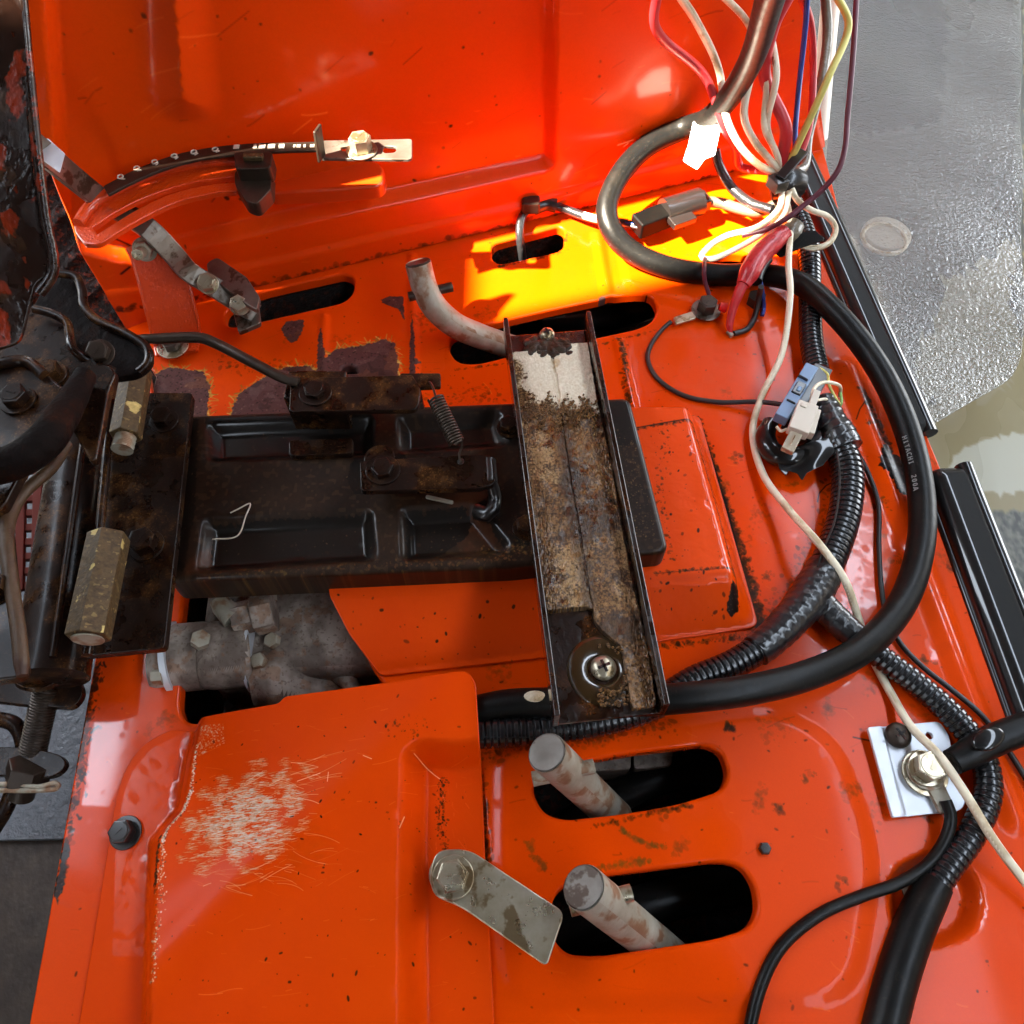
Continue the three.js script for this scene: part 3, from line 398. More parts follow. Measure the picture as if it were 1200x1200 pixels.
// ---------------------------------------------------------------- materials
const std = (o) => new THREE.MeshStandardMaterial(o), phy = (o) => new THREE.MeshPhysicalMaterial(o);
const M = {
  deck: phy({ map: deckTex, specularIntensity: 0.2, roughness: 0.42, bumpMap: peelBump, bumpScale: 0.0003, roughnessMap: roughVar, clearcoat: 1, clearcoatMap: deckWet, clearcoatRoughness: 0.07 }),
  cover: phy({ map: coverTex, specularIntensity: 0.12, roughness: 0.4, bumpMap: noiseBump, bumpScale: 0.0002, clearcoat: 1, clearcoatMap: coverWet, clearcoatRoughness: 0.12 }),
  tunnel: phy({ map: tunnelTex, specularIntensity: 0.2, roughness: 0.4, bumpMap: noiseBump, bumpScale: 0.0006, clearcoat: 1, clearcoatMap: tunWet, clearcoatRoughness: 0.08 }),
  wall: phy({ map: wallTex, specularIntensity: 0.2, roughness: 0.4, clearcoat: 0.4, clearcoatRoughness: 0.12 }),
  orange: phy({ color: new THREE.Color().setRGB(...ORANGE), roughness: 0.4, bumpMap: dropBump, bumpScale: 0.0004, clearcoat: 0.8, clearcoatRoughness: 0.1 }),
  orangePlain: phy({ color: new THREE.Color().setRGB(0.66, 0.046, 0.0005), roughness: 0.45, clearcoat: 0.6, clearcoatRoughness: 0.15, roughnessMap: roughFine }),
  oily: phy({ map: oilyMap, roughness: 0.55, roughnessMap: roughVar, bumpMap: noiseBump, bumpScale: 0.00025, specularIntensity: 0.2, clearcoat: 0.2, clearcoatRoughness: 0.2 }),
  frame: phy({ map: oilyMap, color: 0x8a6a4c, roughness: 0.8, specularIntensity: 0.25, bumpMap: noiseBump, bumpScale: 0.0012 }),
  plate: phy({ map: plateTex, roughness: 0.6, specularIntensity: 0.35, roughnessMap: roughFine, bumpMap: noiseBump, bumpScale: 0.0003, clearcoat: 0.6, clearcoatMap: plateWet, clearcoatRoughness: 0.14 }),
  black: phy({ color: new THREE.Color().setRGB(0.012, 0.009, 0.008), roughness: 0.4, roughnessMap: roughFine, clearcoat: 0.5, clearcoatRoughness: 0.15 }),
  rust: std({ map: rustMap, roughness: 0.62, metalness: 0.35, bumpMap: noiseBump, bumpScale: 0.0003 }),
  steel: std({ map: steelMap, roughness: 0.45, metalness: 0.7, roughnessMap: roughFine, bumpMap: noiseBump, bumpScale: 0.0002 }),
  darkSteel: std({ map: darkSteelMap, roughness: 0.5, metalness: 0.5, roughnessMap: roughFine, bumpMap: noiseBump, bumpScale: 0.0002 }),
  zinc: std({ map: zincMap, roughness: 0.36, metalness: 0.75, roughnessMap: roughFine }),
  bright: std({ map: steelMap, color: 0xd8dade, roughness: 0.5, metalness: 0.5, roughnessMap: roughFine, bumpMap: noiseBump, bumpScale: 0.0001 }),
  alu: std({ color: 0xd5d8de, roughness: 0.55, metalness: 0.35, roughnessMap: roughFine }),
  cast: std({ map: castMap, roughness: 0.72, metalness: 0.1, bumpMap: noiseBump, bumpScale: 0.0006 }),
  foam: phy({ map: foamMap, roughness: 0.6, roughnessMap: roughVar, bumpMap: foamBump, bumpScale: 0.0016, clearcoat: 0.35, clearcoatRoughness: 0.25 }),
  soaked: phy({ map: foamSheet, roughness: 0.6, roughnessMap: roughVar, bumpMap: foamBump, bumpScale: 0.0014, clearcoat: 0.3, clearcoatRoughness: 0.25 }),
  dryFoam: std({ map: foamSheet, roughness: 0.95, bumpMap: foamBump, bumpScale: 0.0008 }),
  felt: std({ map: feltMap, roughness: 0.95, bumpMap: foamBump, bumpScale: 0.0008 }),
  grease: phy({ color: new THREE.Color().setRGB(0.05, 0.024, 0.007), roughness: 0.3, clearcoat: 0.4, clearcoatRoughness: 0.15, bumpMap: foamBump, bumpScale: 0.0015 }),
  oil: phy({ color: new THREE.Color().setRGB(0.04, 0.02, 0.006), roughness: 0.2, clearcoat: 1, clearcoatRoughness: 0.05, bumpMap: noiseBump, bumpScale: 0.0002 }),
  lip: std({ map: rustMap, color: 0x6a4c2c, roughness: 0.6, bumpMap: noiseBump, bumpScale: 0.0006 }),
  sheetRedSpots: phy({ map: sheetMap, roughness: 0.5, specularIntensity: 0.5, roughnessMap: roughVar, bumpMap: noiseBump, bumpScale: 0.0008, clearcoat: 0.35, clearcoatRoughness: 0.25 }),
  trayMetal: phy({ map: oilyMap, color: 0xffe2c8, roughness: 0.35, roughnessMap: roughVar, bumpMap: noiseBump, bumpScale: 0.0005, clearcoat: 0.8, clearcoatRoughness: 0.12 }),
  rubber: phy({ map: rubberMap, color: 0x8c8882, specularIntensity: 0.4, roughness: 0.45, roughnessMap: roughFine, bumpMap: noiseBump, bumpScale: 0.00012 }),
  conduit: phy({ color: new THREE.Color().setRGB(0.011, 0.011, 0.012), roughness: 0.3, roughnessMap: roughFine, clearcoat: 0.4, clearcoatRoughness: 0.2 }),
  tape: phy({ color: new THREE.Color().setRGB(0.014, 0.014, 0.015), roughness: 0.3, bumpMap: noiseBump, bumpScale: 0.0008, clearcoat: 0.5, clearcoatRoughness: 0.12 }),
  gloss: phy({ color: new THREE.Color().setRGB(0.006, 0.006, 0.006), specularIntensity: 0.3, roughness: 0.4, clearcoat: 1, clearcoatRoughness: 0.06, bumpMap: noiseBump, bumpScale: 0.00008 }),
  wire: std({ map: wireMap, roughness: 0.5 }),
  blackDust: phy({ map: rubberMap, specularIntensity: 0.25, color: 0x4a3e34, roughness: 0.6 }),
  blackWire: std({ color: new THREE.Color().setRGB(0.02, 0.018, 0.018), roughness: 0.4 }),
  redWire: std({ color: new THREE.Color().setRGB(0.52, 0.025, 0.03), roughness: 0.4 }),
  maroon: std({ color: new THREE.Color().setRGB(0.11, 0.02, 0.035), roughness: 0.45 }),
  redTape: phy({ color: new THREE.Color().setRGB(0.5, 0.018, 0.022), roughness: 0.4, bumpMap: noiseBump, bumpScale: 0.0008, clearcoat: 0.5, clearcoatRoughness: 0.2 }),
  redPlastic: std({ color: new THREE.Color().setRGB(0.65, 0.01, 0.01), roughness: 0.35 }),
  blueWire: std({ color: new THREE.Color().setRGB(0.02, 0.05, 0.28), roughness: 0.4 }),
  yellowWire: std({ color: new THREE.Color().setRGB(0.62, 0.55, 0.14), roughness: 0.45 }),
  greenWire: std({ color: new THREE.Color().setRGB(0.3, 0.5, 0.14), roughness: 0.45 }),
  brownTape: phy({ color: new THREE.Color().setRGB(0.13, 0.1, 0.06), roughness: 0.4, bumpMap: noiseBump, bumpScale: 0.001, clearcoat: 0.4 }),
  blueGrey: std({ color: new THREE.Color().setRGB(0.17, 0.25, 0.38), roughness: 0.55, roughnessMap: roughFine, bumpMap: noiseBump, bumpScale: 0.0001 }),
  cream: std({ color: new THREE.Color().setRGB(0.6, 0.52, 0.42), roughness: 0.5 }),
  translucent: phy({ color: new THREE.Color().setRGB(0.62, 0.52, 0.38), roughness: 0.35, transmission: 0.35, thickness: 0 }),
  paper: std({ color: new THREE.Color().setRGB(0.8, 0.78, 0.72), roughness: 0.9, side: THREE.DoubleSide }),
  gold: std({ map: goldBlotch, roughness: 0.6, metalness: 0.25, bumpMap: noiseBump, bumpScale: 0.0005 }),
  floor: std({ map: concreteMap, roughness: 0.7, bumpMap: noiseBump, bumpScale: 0.0006 }),
  grille: std({ color: new THREE.Color().setRGB(0.09, 0.009, 0.002), roughness: 0.9 }),
  grit: std({ map: gritMap, roughness: 0.9, bumpMap: noiseBump, bumpScale: 0.004 }),
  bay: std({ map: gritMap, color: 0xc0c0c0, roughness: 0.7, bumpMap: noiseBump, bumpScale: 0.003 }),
  blocker: std({ color: new THREE.Color().setRGB(0.04, 0.03, 0.022), roughness: 0.8 }),  // dark matte of the unseen roofs and walls
};

// ---------------------------------------------------------------- ground, and unseen roofs and walls placed to block sun and sky
{
  const g0 = new THREE.PlaneGeometry(30, 30); g0.rotateX(-Math.PI / 2); g0.translate(0, -0.62, 0);
  struct('ground', g0, M.floor);
  const slab = (pts, y, d) => { const rg = new THREE.ExtrudeGeometry(new THREE.Shape(pts.map((p) => new THREE.Vector2(p[0], -p[1]))), { depth: d, bevelEnabled: false }); rg.rotateX(-Math.PI / 2); rg.translate(0, y, 0); return rg; };
  const bx = (x, y, z, w, h, d) => { const b = new THREE.BoxGeometry(w, h, d); b.translate(x, y, z); return b; };
  part('roof_sheet', slab([[-0.62, -3.0], [0.62, -3.0], [0.62, 1.3], [-0.62, 1.3]], 1.1, 0.04), M.blocker, thing('unseen_canopy_roof', 'unseen dark canopy roof, placed out of view to shade the orange deck', 'canopy'));
  part('roof_sheet', slab([[0.84, -3.0], [2.8, -3.0], [2.6, 1.5], [0.84, 1.5]], 1.1, 0.04), M.blocker, thing('unseen_roof', 'unseen dark roof, out of view over the right floor, placed to darken reflections', 'roof'));
  part('panel', bx(1.0, 0.25, -3.1, 4.2, 1.74, 0.05), M.blocker, thing('unseen_wall', 'dark wall added out of view far behind to dim the clear panel', 'wall'));
  part('panel', bx(-0.94, 0.8, -1.5, 0.05, 2.8, 1.3), M.blocker, thing('unseen_wall', 'tall dark wall added out of view at left rear to block sun', 'wall'));
  part('panel', merge([bx(-0.94, 0.24, -0.479, 0.05, 1.72, 0.283), bx(-0.94, 0.24, -0.2475, 0.05, 1.72, 0.095), bx(-0.94, 0.06, -0.316, 0.05, 1.34, 0.041), bx(-0.94, 0.65, 0.5505, 0.05, 2.54, 1.5), bx(-0.94, 1.87, -0.52, 0.05, 0.72, 0.62)]), M.blocker, thing('unseen_wall', 'unseen dark stepped wall at left, shaped to let through patches of sun', 'wall'));  // unseen; slot and notch shaped to pass the sun patches
  part('panel', bx(1.3, 0.05, 0.4, 0.05, 1.34, 1.9), M.blocker, thing('unseen_wall', 'unseen dark low wall at right, placed to dim the floor', 'wall'));
  part('panel', bx(0.2, 0.3, 1.35, 2.1, 1.84, 0.05), M.blocker, thing('unseen_wall', 'unseen dark wall behind the viewer, placed to darken the fender', 'wall'));
}

// ---------------------------------------------------------------- orange machine body
const deckPl = level(0), up = (px, h, r) => level(h).poly(px, r);
const body = thing('machine_body', 'orange painted steel deck and upright fender of a small machine, slotted and chipped', 'machine body', V(600, 600, 0));
{
  const slots = [
    [[573, 284], [655, 262, 0.006], [665, 268], [664, 290], [655, 297], [585, 312], [573, 305]],
    [[258, 362], [300, 340], [405, 317], [419, 325], [418, 343], [405, 356], [300, 380], [262, 388]],
    [[524, 392], [560, 379], [660, 356], [735, 341], [765, 345], [775, 360], [768, 378], [750, 387], [700, 398], [600, 419], [560, 429], [535, 428], [522, 412]],
    [[640, 895], [690, 887], [740, 878], [825, 868], [848, 878], [858, 908], [848, 932], [800, 948], [740, 959], [660, 968], [632, 958], [619, 930], [622, 910]],
    [[640, 1055], [655, 1035], [700, 1022], [840, 1004], [870, 1010], [888, 1035], [893, 1070], [880, 1095], [840, 1108], [700, 1128], [660, 1125], [640, 1100]],
    [[212, 690], [390, 670], [440, 780], [462, 812], [330, 835], [240, 853], [214, 852], [204, 832], [207, 800], [206, 745]],
    [[820, 312], [832, 300], [858, 295], [884, 300], [893, 314], [884, 330], [858, 338], [832, 331]],
    [[395, 440], [397, 428], [408, 424], [420, 427], [424, 440]],
  ].map((q, i) => deckPl.poly(q, i === 5 ? 0.006 : 0.03, 6));
  const dimple = boss(deckPl.poly([[1035, 1050], [1045, 1012], [1090, 992], [1135, 1005], [1158, 1050], [1145, 1100], [1095, 1120], [1048, 1100]], 0.02), -0.009, 0.009);
  const ridge = (a, b, w, hh) => { const A = P2(...a), B = P2(...b); return (x, z) => { const dx = B[0] - A[0], dz = B[1] - A[1], t = clamp(((x - A[0]) * dx + (z - A[1]) * dz) / (dx * dx + dz * dz)), e = Math.hypot(x - A[0] - dx * t, z - A[1] - dz * t); return hh * (1 - sst(0, w, e)); }; };
  const rs = [ridge([380, 372], [380, 470], 0.006, 0.0018), ridge([483, 300], [486, 470], 0.006, 0.0018), ridge([700, 275], [712, 345], 0.008, 0.0024), ridge([724, 400], [745, 490], 0.006, 0.002), ridge([992, 430], [1070, 640], 0.012, 0.0035), ridge([1070, 640], [1190, 960], 0.012, 0.0035), ridge([560, 905], [568, 1010], 0.004, -0.002)];
  const raised = boss(deckPl.poly([[575, 1190], [570, 1000], [572, 885], [610, 858], [905, 820], [985, 860], [1040, 1000], [1010, 1190]], 0.03), 0.0025, 0.012);
  const plateau = boss(deckPl.poly([[712, 265], [860, 228], [930, 250], [945, 350], [905, 395], [730, 345]], 0.02), 0.002, 0.01);
  const deckH = (x, z) => { let s = dimple(x, z) + raised(x, z) + plateau(x, z); for (const q of rs) s += q(x, z); return s; };
  const outline = deckPl.poly([[30, 1240], [67, 1035], [115, 765], [185, 440], [150, 385], [300, 331], [860, 196], [962, 170], [985, 260], [1010, 330], [1100, 548], [1215, 838], [1370, 1240]]);
  const g = relief({ outline, holes: slots, h: deckH, cell: 0.006, thick: 0.012, r: 0.0015, holeR: 0.0028, holeThick: 0.009, under: false });
  part('deck_plate', planUV(g, DECK), M.deck, body, { uv: false });
  // upright fender with a recessed field
  const rec = boss(wallPl.poly([[40, -90], [656, -90], [655, 200], [300, 277], [150, 314], [70, 292]], 0.016, 6), -0.012, 0.011);
  const low = boss(wallPl.poly([[90, 345], [300, 303], [600, 236], [850, 168], [960, 130], [990, 260], [300, 420], [90, 420]], 0.01), 0.003, 0.008);
  const sunBulge = boss(wallPl.poly([[150, -60], [250, -60], [268, 150], [220, 168], [165, 140]], 0.03), 0.012, 0.04);  // bulge shaped so its left face catches the sun
  const wo = wallPl.poly([[22, -90], [48, 165], [92, 290], [152, 388], [300, 333], [860, 198], [966, 171], [935, -90]]);
  part('fender_wall', planeUV(relief({ pl: wallPl, outline: wo, h: (x, z) => rec(x, z) + low(x, z) + sunBulge(x, z), cell: 0.007, thick: 0.003, r: 0.001 }), wallPl, WALL), M.wall, body, { uv: false });
  // the bay under the deck
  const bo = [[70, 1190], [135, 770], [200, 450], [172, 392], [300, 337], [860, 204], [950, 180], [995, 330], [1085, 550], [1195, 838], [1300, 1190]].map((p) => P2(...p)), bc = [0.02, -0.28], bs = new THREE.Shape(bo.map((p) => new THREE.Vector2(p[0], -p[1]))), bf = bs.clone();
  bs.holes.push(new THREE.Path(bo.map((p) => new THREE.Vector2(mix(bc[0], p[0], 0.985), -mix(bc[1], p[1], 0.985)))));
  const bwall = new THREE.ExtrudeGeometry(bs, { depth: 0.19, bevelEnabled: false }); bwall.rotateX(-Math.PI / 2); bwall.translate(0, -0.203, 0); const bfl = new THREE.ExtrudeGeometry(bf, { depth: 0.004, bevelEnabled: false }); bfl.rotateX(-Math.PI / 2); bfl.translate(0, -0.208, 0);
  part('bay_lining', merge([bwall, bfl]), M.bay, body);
  const bk = V3(0.18, 0.2, -0.86), fb = new THREE.BoxGeometry(0.62, 0.62, 0.3); fb.rotateY(Math.atan2(0.152, 0.43)); fb.translate(-0.02 - 0.33 * 0.165, 0.19, -0.625 - 0.2); part('unseen_shade_box', fb, M.orangePlain, body);  // unseen box behind the fender, placed to keep sun off the clear panel
  part('inner_block', merge([plate(level(-0.05), [[688, 868], [738, 866], [738, 900], [690, 903]], 0.03), plate(level(-0.052), [[744, 864], [790, 862], [786, 896], [744, 900]], 0.03)]), M.cast, body);
  for (const [q, r] of [[[[650, 975, -0.09], [730, 930, -0.07], [800, 905, -0.07], [880, 905, -0.1]], 0.011], [[[640, 1100, -0.08], [760, 1060, -0.075], [900, 1030, -0.09]], 0.013], [[[640, 380, -0.09], [720, 372, -0.07], [790, 350, -0.09]], 0.012], [[[570, 300, -0.08], [680, 280, -0.07]], 0.012]]) part('inner_hose', wire(q, r, 14), M.rubber, body);
  part('inner_rail', merge([vtube([[V(250, 352, -0.02), 0.014], [V(440, 315, -0.02), 0.014]])]), M.orangePlain, body);
  // hardware that stays on the deck
  bolt(body, V(884, 357, 0), UP, 0.0132, 0.009, M.darkSteel, 0.0118, M.steel, 0.2);
  bolt(body, V(895, 995, 0.002), UP, 0.006, 0.004, M.black, null, null, 0);
  bolt(body, V(1078, 1042, -0.009), UP, 0.014, 0.007, M.rust, 0.011, M.rust, 0.5);
  const rimA = []; for (let i = 0; i <= 20; i++) { const a = i / 20 * 6.2832; rimA.push([Math.cos(a), Math.sin(a)]); }
  part('pillow_block', plate(level(0.006), [[158, 436], [172, 428], [178, 470], [160, 470]], 0.006), M.orange, body);
  part('front_grille', (() => { const o = []; const p = level(-0.06); for (let i = 0; i < 9; i++) { o.push(plate(p, [[0, 548 + i * 17], [150, 540 + i * 17], [150, 546 + i * 17], [0, 554 + i * 17]], 0.004, 0)); } for (let i = 0; i < 8; i++) o.push(plate(level(-0.058), [[2 + i * 19, 540], [10 + i * 19, 540], [6 + i * 19, 690], [-2 + i * 19, 690]], 0.004, 0)); return merge(o); })(), M.grille, body);
  const step = level(-0.09); part('foot_step', plate(step, [[-90, 520], [215, 520], [200, 672], [170, 980], [-90, 985]], 0.004, 0), std({ color: new THREE.Color().setRGB(0.1, 0.105, 0.115), roughness: 0.42, bumpMap: noiseBump, bumpScale: 0.0012 }), body);
  part('lower_skirt', plate(level(-0.1), [[-60, 980], [100, 978], [40, 1260], [-60, 1260]], 0.004, 0), M.darkSteel, body);
}

// ---------------------------------------------------------------- orange covers
{
  const t = thing('tunnel_cover', 'orange raised cover with sloping front face under the black plate', 'cover', V(640, 700, 0));
  const hh = 0.03, pl = deckPl;
  const top = [...level(hh).poly([[395, 480], [806, 500], [856, 674], [386, 690]])], base = [P2(380, 480), P2(818, 490), P2(887, 735), P2(640, 772), P2(447, 792), P2(428, 772)];
  // height from the distance to the side edge and down the front slope
  const R0 = P2(818, 490), R1 = P2(887, 735), T0 = top[2], T1 = top[3], Fz = (x) => mix(T1[1], T0[1], (x - T1[0]) / (T0[0] - T1[0])), B0 = P2(447, 788), B1 = P2(887, 735), Bz = (x) => mix(B0[1], B1[1], (x - B0[0]) / (B1[0] - B0[0]));
  const h = (x, z) => { const f = clamp((z - Fz(x)) / (Bz(x) - Fz(x)), -1, 1.5), sx = mix(R0[0], R1[0], (z - R0[1]) / (R1[1] - R0[1])), s = sst(0, 0.02, sx - x), bz = sst(0, 0.01, z - (R0[1] + 0.003)); const sl = 1 - Math.max(0, f); const fr = f < -0.12 ? 1 : f < 0.12 ? mix(1, 0.88, sst(-0.12, 0.12, f)) : Math.max(0, sl); return 0.0025 + (hh - 0.0025) * fr * s * bz; };
  const outline = roundPoly([base[0], base[1], base[2], P2(660, 768), P2(447, 792), P2(415, 752), [T1[0] + 0.001, T1[1] + 0.004], T1], [0, 0.004, 0.006, 0, 0.003, 0, 0.003, 0]);
  part('cover_panel', planUV(relief({ outline, h, cell: 0.005, thick: 0.0022, r: 0.0008 }), TUN), M.tunnel, t, { uv: false });
}
{
  const t = thing('access_cover', 'orange bolted side cover with a pale rubbed patch at lower left', 'cover', V(350, 960, 0));
  const H = 0.026, lv = level(H);
  const outline = roundPoly([P2(90, 1240), P2(120, 1060), P2(137, 950), P2(146, 905, 0.002), P2(168, 873, 0.002), P2(200, 856, 0.003), lv.at(224, 848), lv.at(230, 841), lv.at(326, 824), lv.at(333, 816), lv.at(546, 788), [lv.at(556, 800)[0], lv.at(556, 800)[1]], P2(563, 900), P2(567, 1010), P2(580, 1240)], [0, 0, 0, 0.02, 0.02, 0.004, 0.002, 0.003, 0.002, 0.002, 0.004, 0.004, 0, 0, 0], 6);
  const b1 = boss([lv.at(225, 780), lv.at(640, 730), lv.at(610, 884), lv.at(530, 896), P2(503, 905), P2(502, 1000), P2(505, 1260), P2(165, 1260), P2(172, 1050), P2(176, 985), P2(206, 948), P2(214, 900)], 1, 0.0155);
  const A = P2(545, 800), B = P2(330, 1010), L = Math.hypot(B[0] - A[0], B[1] - A[1]);
  const h = (x, z) => { const k = b1(x, z), d = ((x - A[0]) * (B[1] - A[1]) - (z - A[1]) * (B[0] - A[0])) / L, fold = -0.0026 * sst(-0.012, 0.055, -d) ; const s = sd(x, z, outline); return 0.0028 + k * (H - 0.0028 + fold * 0.9 + 0.002 * Math.exp(-d * d / 0.0002)); };
  part('cover_panel', planUV(relief({ outline, h, cell: 0.005, thick: 0.0024, r: 0.0009 }), COVER), M.cover, t, { uv: false });
  bolt(t, V(148, 976, 0.003), V3(-0.05, 1, 0.05).normalize(), 0.0118, 0.0075, M.black, 0.0095, M.black, 0.1);
}

// ---------------------------------------------------------------- black pressed plate, hinge angle, latch arms
{
  const hh = 0.05, pl = level(hh), t = thing('hinge_plate', 'oily black pressed steel plate with recessed pockets lying across the deck', 'steel plate', V(450, 600, 0.02));
  const pk = [
    [[238, 492], [442, 484], [440, 536], [240, 544]], [[462, 484], [590, 478], [600, 524], [462, 534]],
    [[234, 603], [440, 593], [446, 660], [224, 675]], [[464, 592], [560, 586], [602, 636], [596, 654], [466, 661]],
  ].map((q) => boss(pl.poly(q, 0.009), -0.009, 0.0115));
  const o = pl.poly([[200, 492], [590, 476], [733, 470], [776, 640], [600, 657], [200, 674]], 0.003);
  part('plate', planUV(relief({ pl, outline: o, h: (x, z) => pk.reduce((s, f) => s + f(x, z), 0), cell: 0.004, thick: 0.027, r: 0.004, under: false }), PLT), M.plate, t, { uv: false });
  for (const [x, y] of [[596, 503], [616, 620]]) bolt(t, V(x, y, hh), UP, 0.011, 0.007, M.oily, 0.0085, M.oily, 0.6);
  part('rust_flake', plate(level(hh + 0.004), [[500, 580], [531, 587], [530, 590], [499, 583]], 0.0012), M.rust, t);
  part('dry_thread', wire([[249, 632, 0.053], [278, 628, 0.054], [288, 605, 0.054], [293, 590, 0.053], [280, 596, 0.053], [270, 601, 0.052]], 0.0005, 5), M.cream, t);
}
{
  const hh = 0.064, pl = level(hh), t = thing('hinge_angle', 'black angle iron with two long hex nuts at the left end of the plate', 'bracket', V(150, 620, 0.06));
  part('base_leg', plate(pl, [[140, 461], [224, 461], [191, 758], [96, 767], [112, 620]], 0.006), M.oily, t);
  part('hinge_tube', vtube([[V(108, 448, 0.045), 0.0195], [V(60, 795, 0.035), 0.021]], 28, 30), M.oily, t); part('tube_rib', vtube([[V(104, 470, 0.064), 0.0022], [V(62, 770, 0.056), 0.0022]], 8, 20), M.oily, t);
  part('inner_lip', wire([[131, 470, 0.07], [117, 620, 0.07], [102, 768, 0.07]], 0.003), M.oily, t);
  const nut = (a, b, af, label) => { const A = V(...a), B = V(...b), ax = B.clone().sub(A); return part('long_hex_nut', turnTo(hexG(af, ax.length(), 0.001), A, ax, 0.52), M.gold, t, { s: 0.09, label }); };
  const n1 = nut([161, 433, 0.085], [147, 512, 0.085], 0.0165, 'upper long hex nut with a threaded stub'); part('threaded_stub', vtube([[V(148, 508, 0.085), 0.0062], [V(143, 527, 0.085), 0.0062]], 16, 24, true, (s) => 1 + 0.08 * Math.sin(s / 0.0012 * 6.283)), M.rust, n1);
  const n2 = nut([128, 628, 0.086], [103, 748, 0.086], 0.02, 'lower long hex nut blotched pale yellow'); part('end_plug', turnTo(discG(0.0085, 0.0012), V(103, 748, 0.086), V(103, 748, 0.086).sub(V(128, 628, 0.086))), M.rust, n2);
  bolt(t, V(193, 494, hh), UP, 0.0125, 0.007, M.oily, 0.0095, M.oily, 0.1); bolt(t, V(172, 640, hh), UP, 0.0145, 0.0085, M.oily, 0.0108, M.oily, 0.4);
}
{
  const h1 = 0.084, t = thing('upper_latch_arm', 'black latch arm on a block at the upper edge of the plate, rod attached', 'latch arm', V(410, 480, 0.05));
  part('arm', plate(level(h1), [[342, 444, 0.002], [482, 440, 0.001], [492, 456, 0.003], [488, 479, 0.004], [340, 481, 0.002]], 0.004), M.oily, t);
  part('tongue', plate(level(h1 - 0.0045), [[470, 438], [515, 438], [515, 452], [470, 454]], 0.003, 0.001), M.oily, t);
  const b = new RoundedBoxGeometry(0.04, 0.036, 0.024, 2, 0.002), c = V(372, 476, 0.06); b.translate(c.x + 0.002, 0.061, c.z - 0.004); part('block', b, M.oily, t);
  part('foot', plate(level(0.055), [[340, 517], [412, 514], [412, 530], [340, 533]], 0.005), M.oily, t);
  bolt(t, V(370, 461, h1), UP, 0.0125, 0.0042, M.oily, 0.0108, M.oily, 0.9);
  const e = V(493, 462, h1 - 0.004); part('end_roll', vtube([[V(486, 456, h1 - 0.003), 0.004], [V(491, 480, h1 - 0.012), 0.004]], 12, 6), M.oily, t);
}
{
  const h2 = 0.072, t = thing('lower_latch_arm', 'brown black latch arm with hooked end in the middle of the plate', 'latch arm', V(500, 555, 0.05));
  const arm = part('arm', plate(level(h2), [[423, 541], [566, 533, 0.002], [578, 537, 0.004], [580, 566, 0.004], [560, 571, 0.001], [424, 574]], 0.0045), M.oily, t);
  part('hook', merge([vtube([[V(573, 540, h2 - 0.004), 0.0045], [V(575, 566, h2 - 0.004), 0.0045]], 12, 6), vtube([[V(574, 560, h2 - 0.002), 0.004], [V(580, 585, h2 - 0.014), 0.0042], [V(574, 602, 0.056), 0.0048], [V(560, 600, 0.051), 0.0055]], 12)]), M.black, t);
  part('spring_hole', turnTo(discG(0.0023, 0.0004, 0.0001), V(540, 541, h2), UP), M.bay, arm);
  part('spacer', turnTo(discG(0.01, 0.017), V(449, 553, 0.05), UP), M.oily, t);
  bolt(t, V(449, 552, h2), UP, 0.0125, 0.0042, M.oily, 0.011, M.oily, 0.2);
}
{
  const t = thing('coil_spring', 'small dark coil spring stretched between the two latch arms', 'spring', V(528, 500, 0.07));
  const A = V(510, 466, 0.089), B = V(535, 519, 0.08), ax = B.clone().sub(A), u = ax.clone().normalize(), s1 = u.clone().cross(UP).normalize(), s2 = u.clone().cross(s1), pts = [];
  const turns = 17; for (let i = 0; i <= turns * 16; i++) { const a = i / 16 * Math.PI * 2; pts.push(A.clone().addScaledVector(ax, i / (turns * 16)).addScaledVector(s1, Math.cos(a) * 0.0048).addScaledVector(s2, Math.sin(a) * 0.0048)); }
  part('coil', new THREE.TubeGeometry(new THREE.CatmullRomCurve3(pts), turns * 16, 0.0008, 7), M.darkSteel, t);
  part('end_hook', wire([[511, 467, 0.093], [509, 459, 0.09], [506, 451, 0.087], [503, 448, 0.08]], 0.0008, 7), M.darkSteel, t);
  part('end_hook', wire([[533, 521, 0.083], [540, 516, 0.084], [541, 523, 0.08], [538, 533, 0.076], [540, 542, 0.072], [543, 545, 0.068]], 0.0008, 7), M.darkSteel, t);
}
{
  const t = thing('pull_rod', 'bent dark steel rod running from the left frame to the upper latch arm', 'rod', V(250, 405, 0.08));
  part('rod', wire([[158, 396, 0.098, 0.0022], [172, 397, 0.098, 0.0032], [185, 397, 0.097, 0.0036], [235, 396, 0.095, 0.0036], [252, 402, 0.093, 0.0036], [300, 427, 0.09, 0.0036], [332, 443, 0.087, 0.0036], [350, 448, 0.085, 0.0034]], 0.0036, 14, 90), M.darkSteel, t);
}

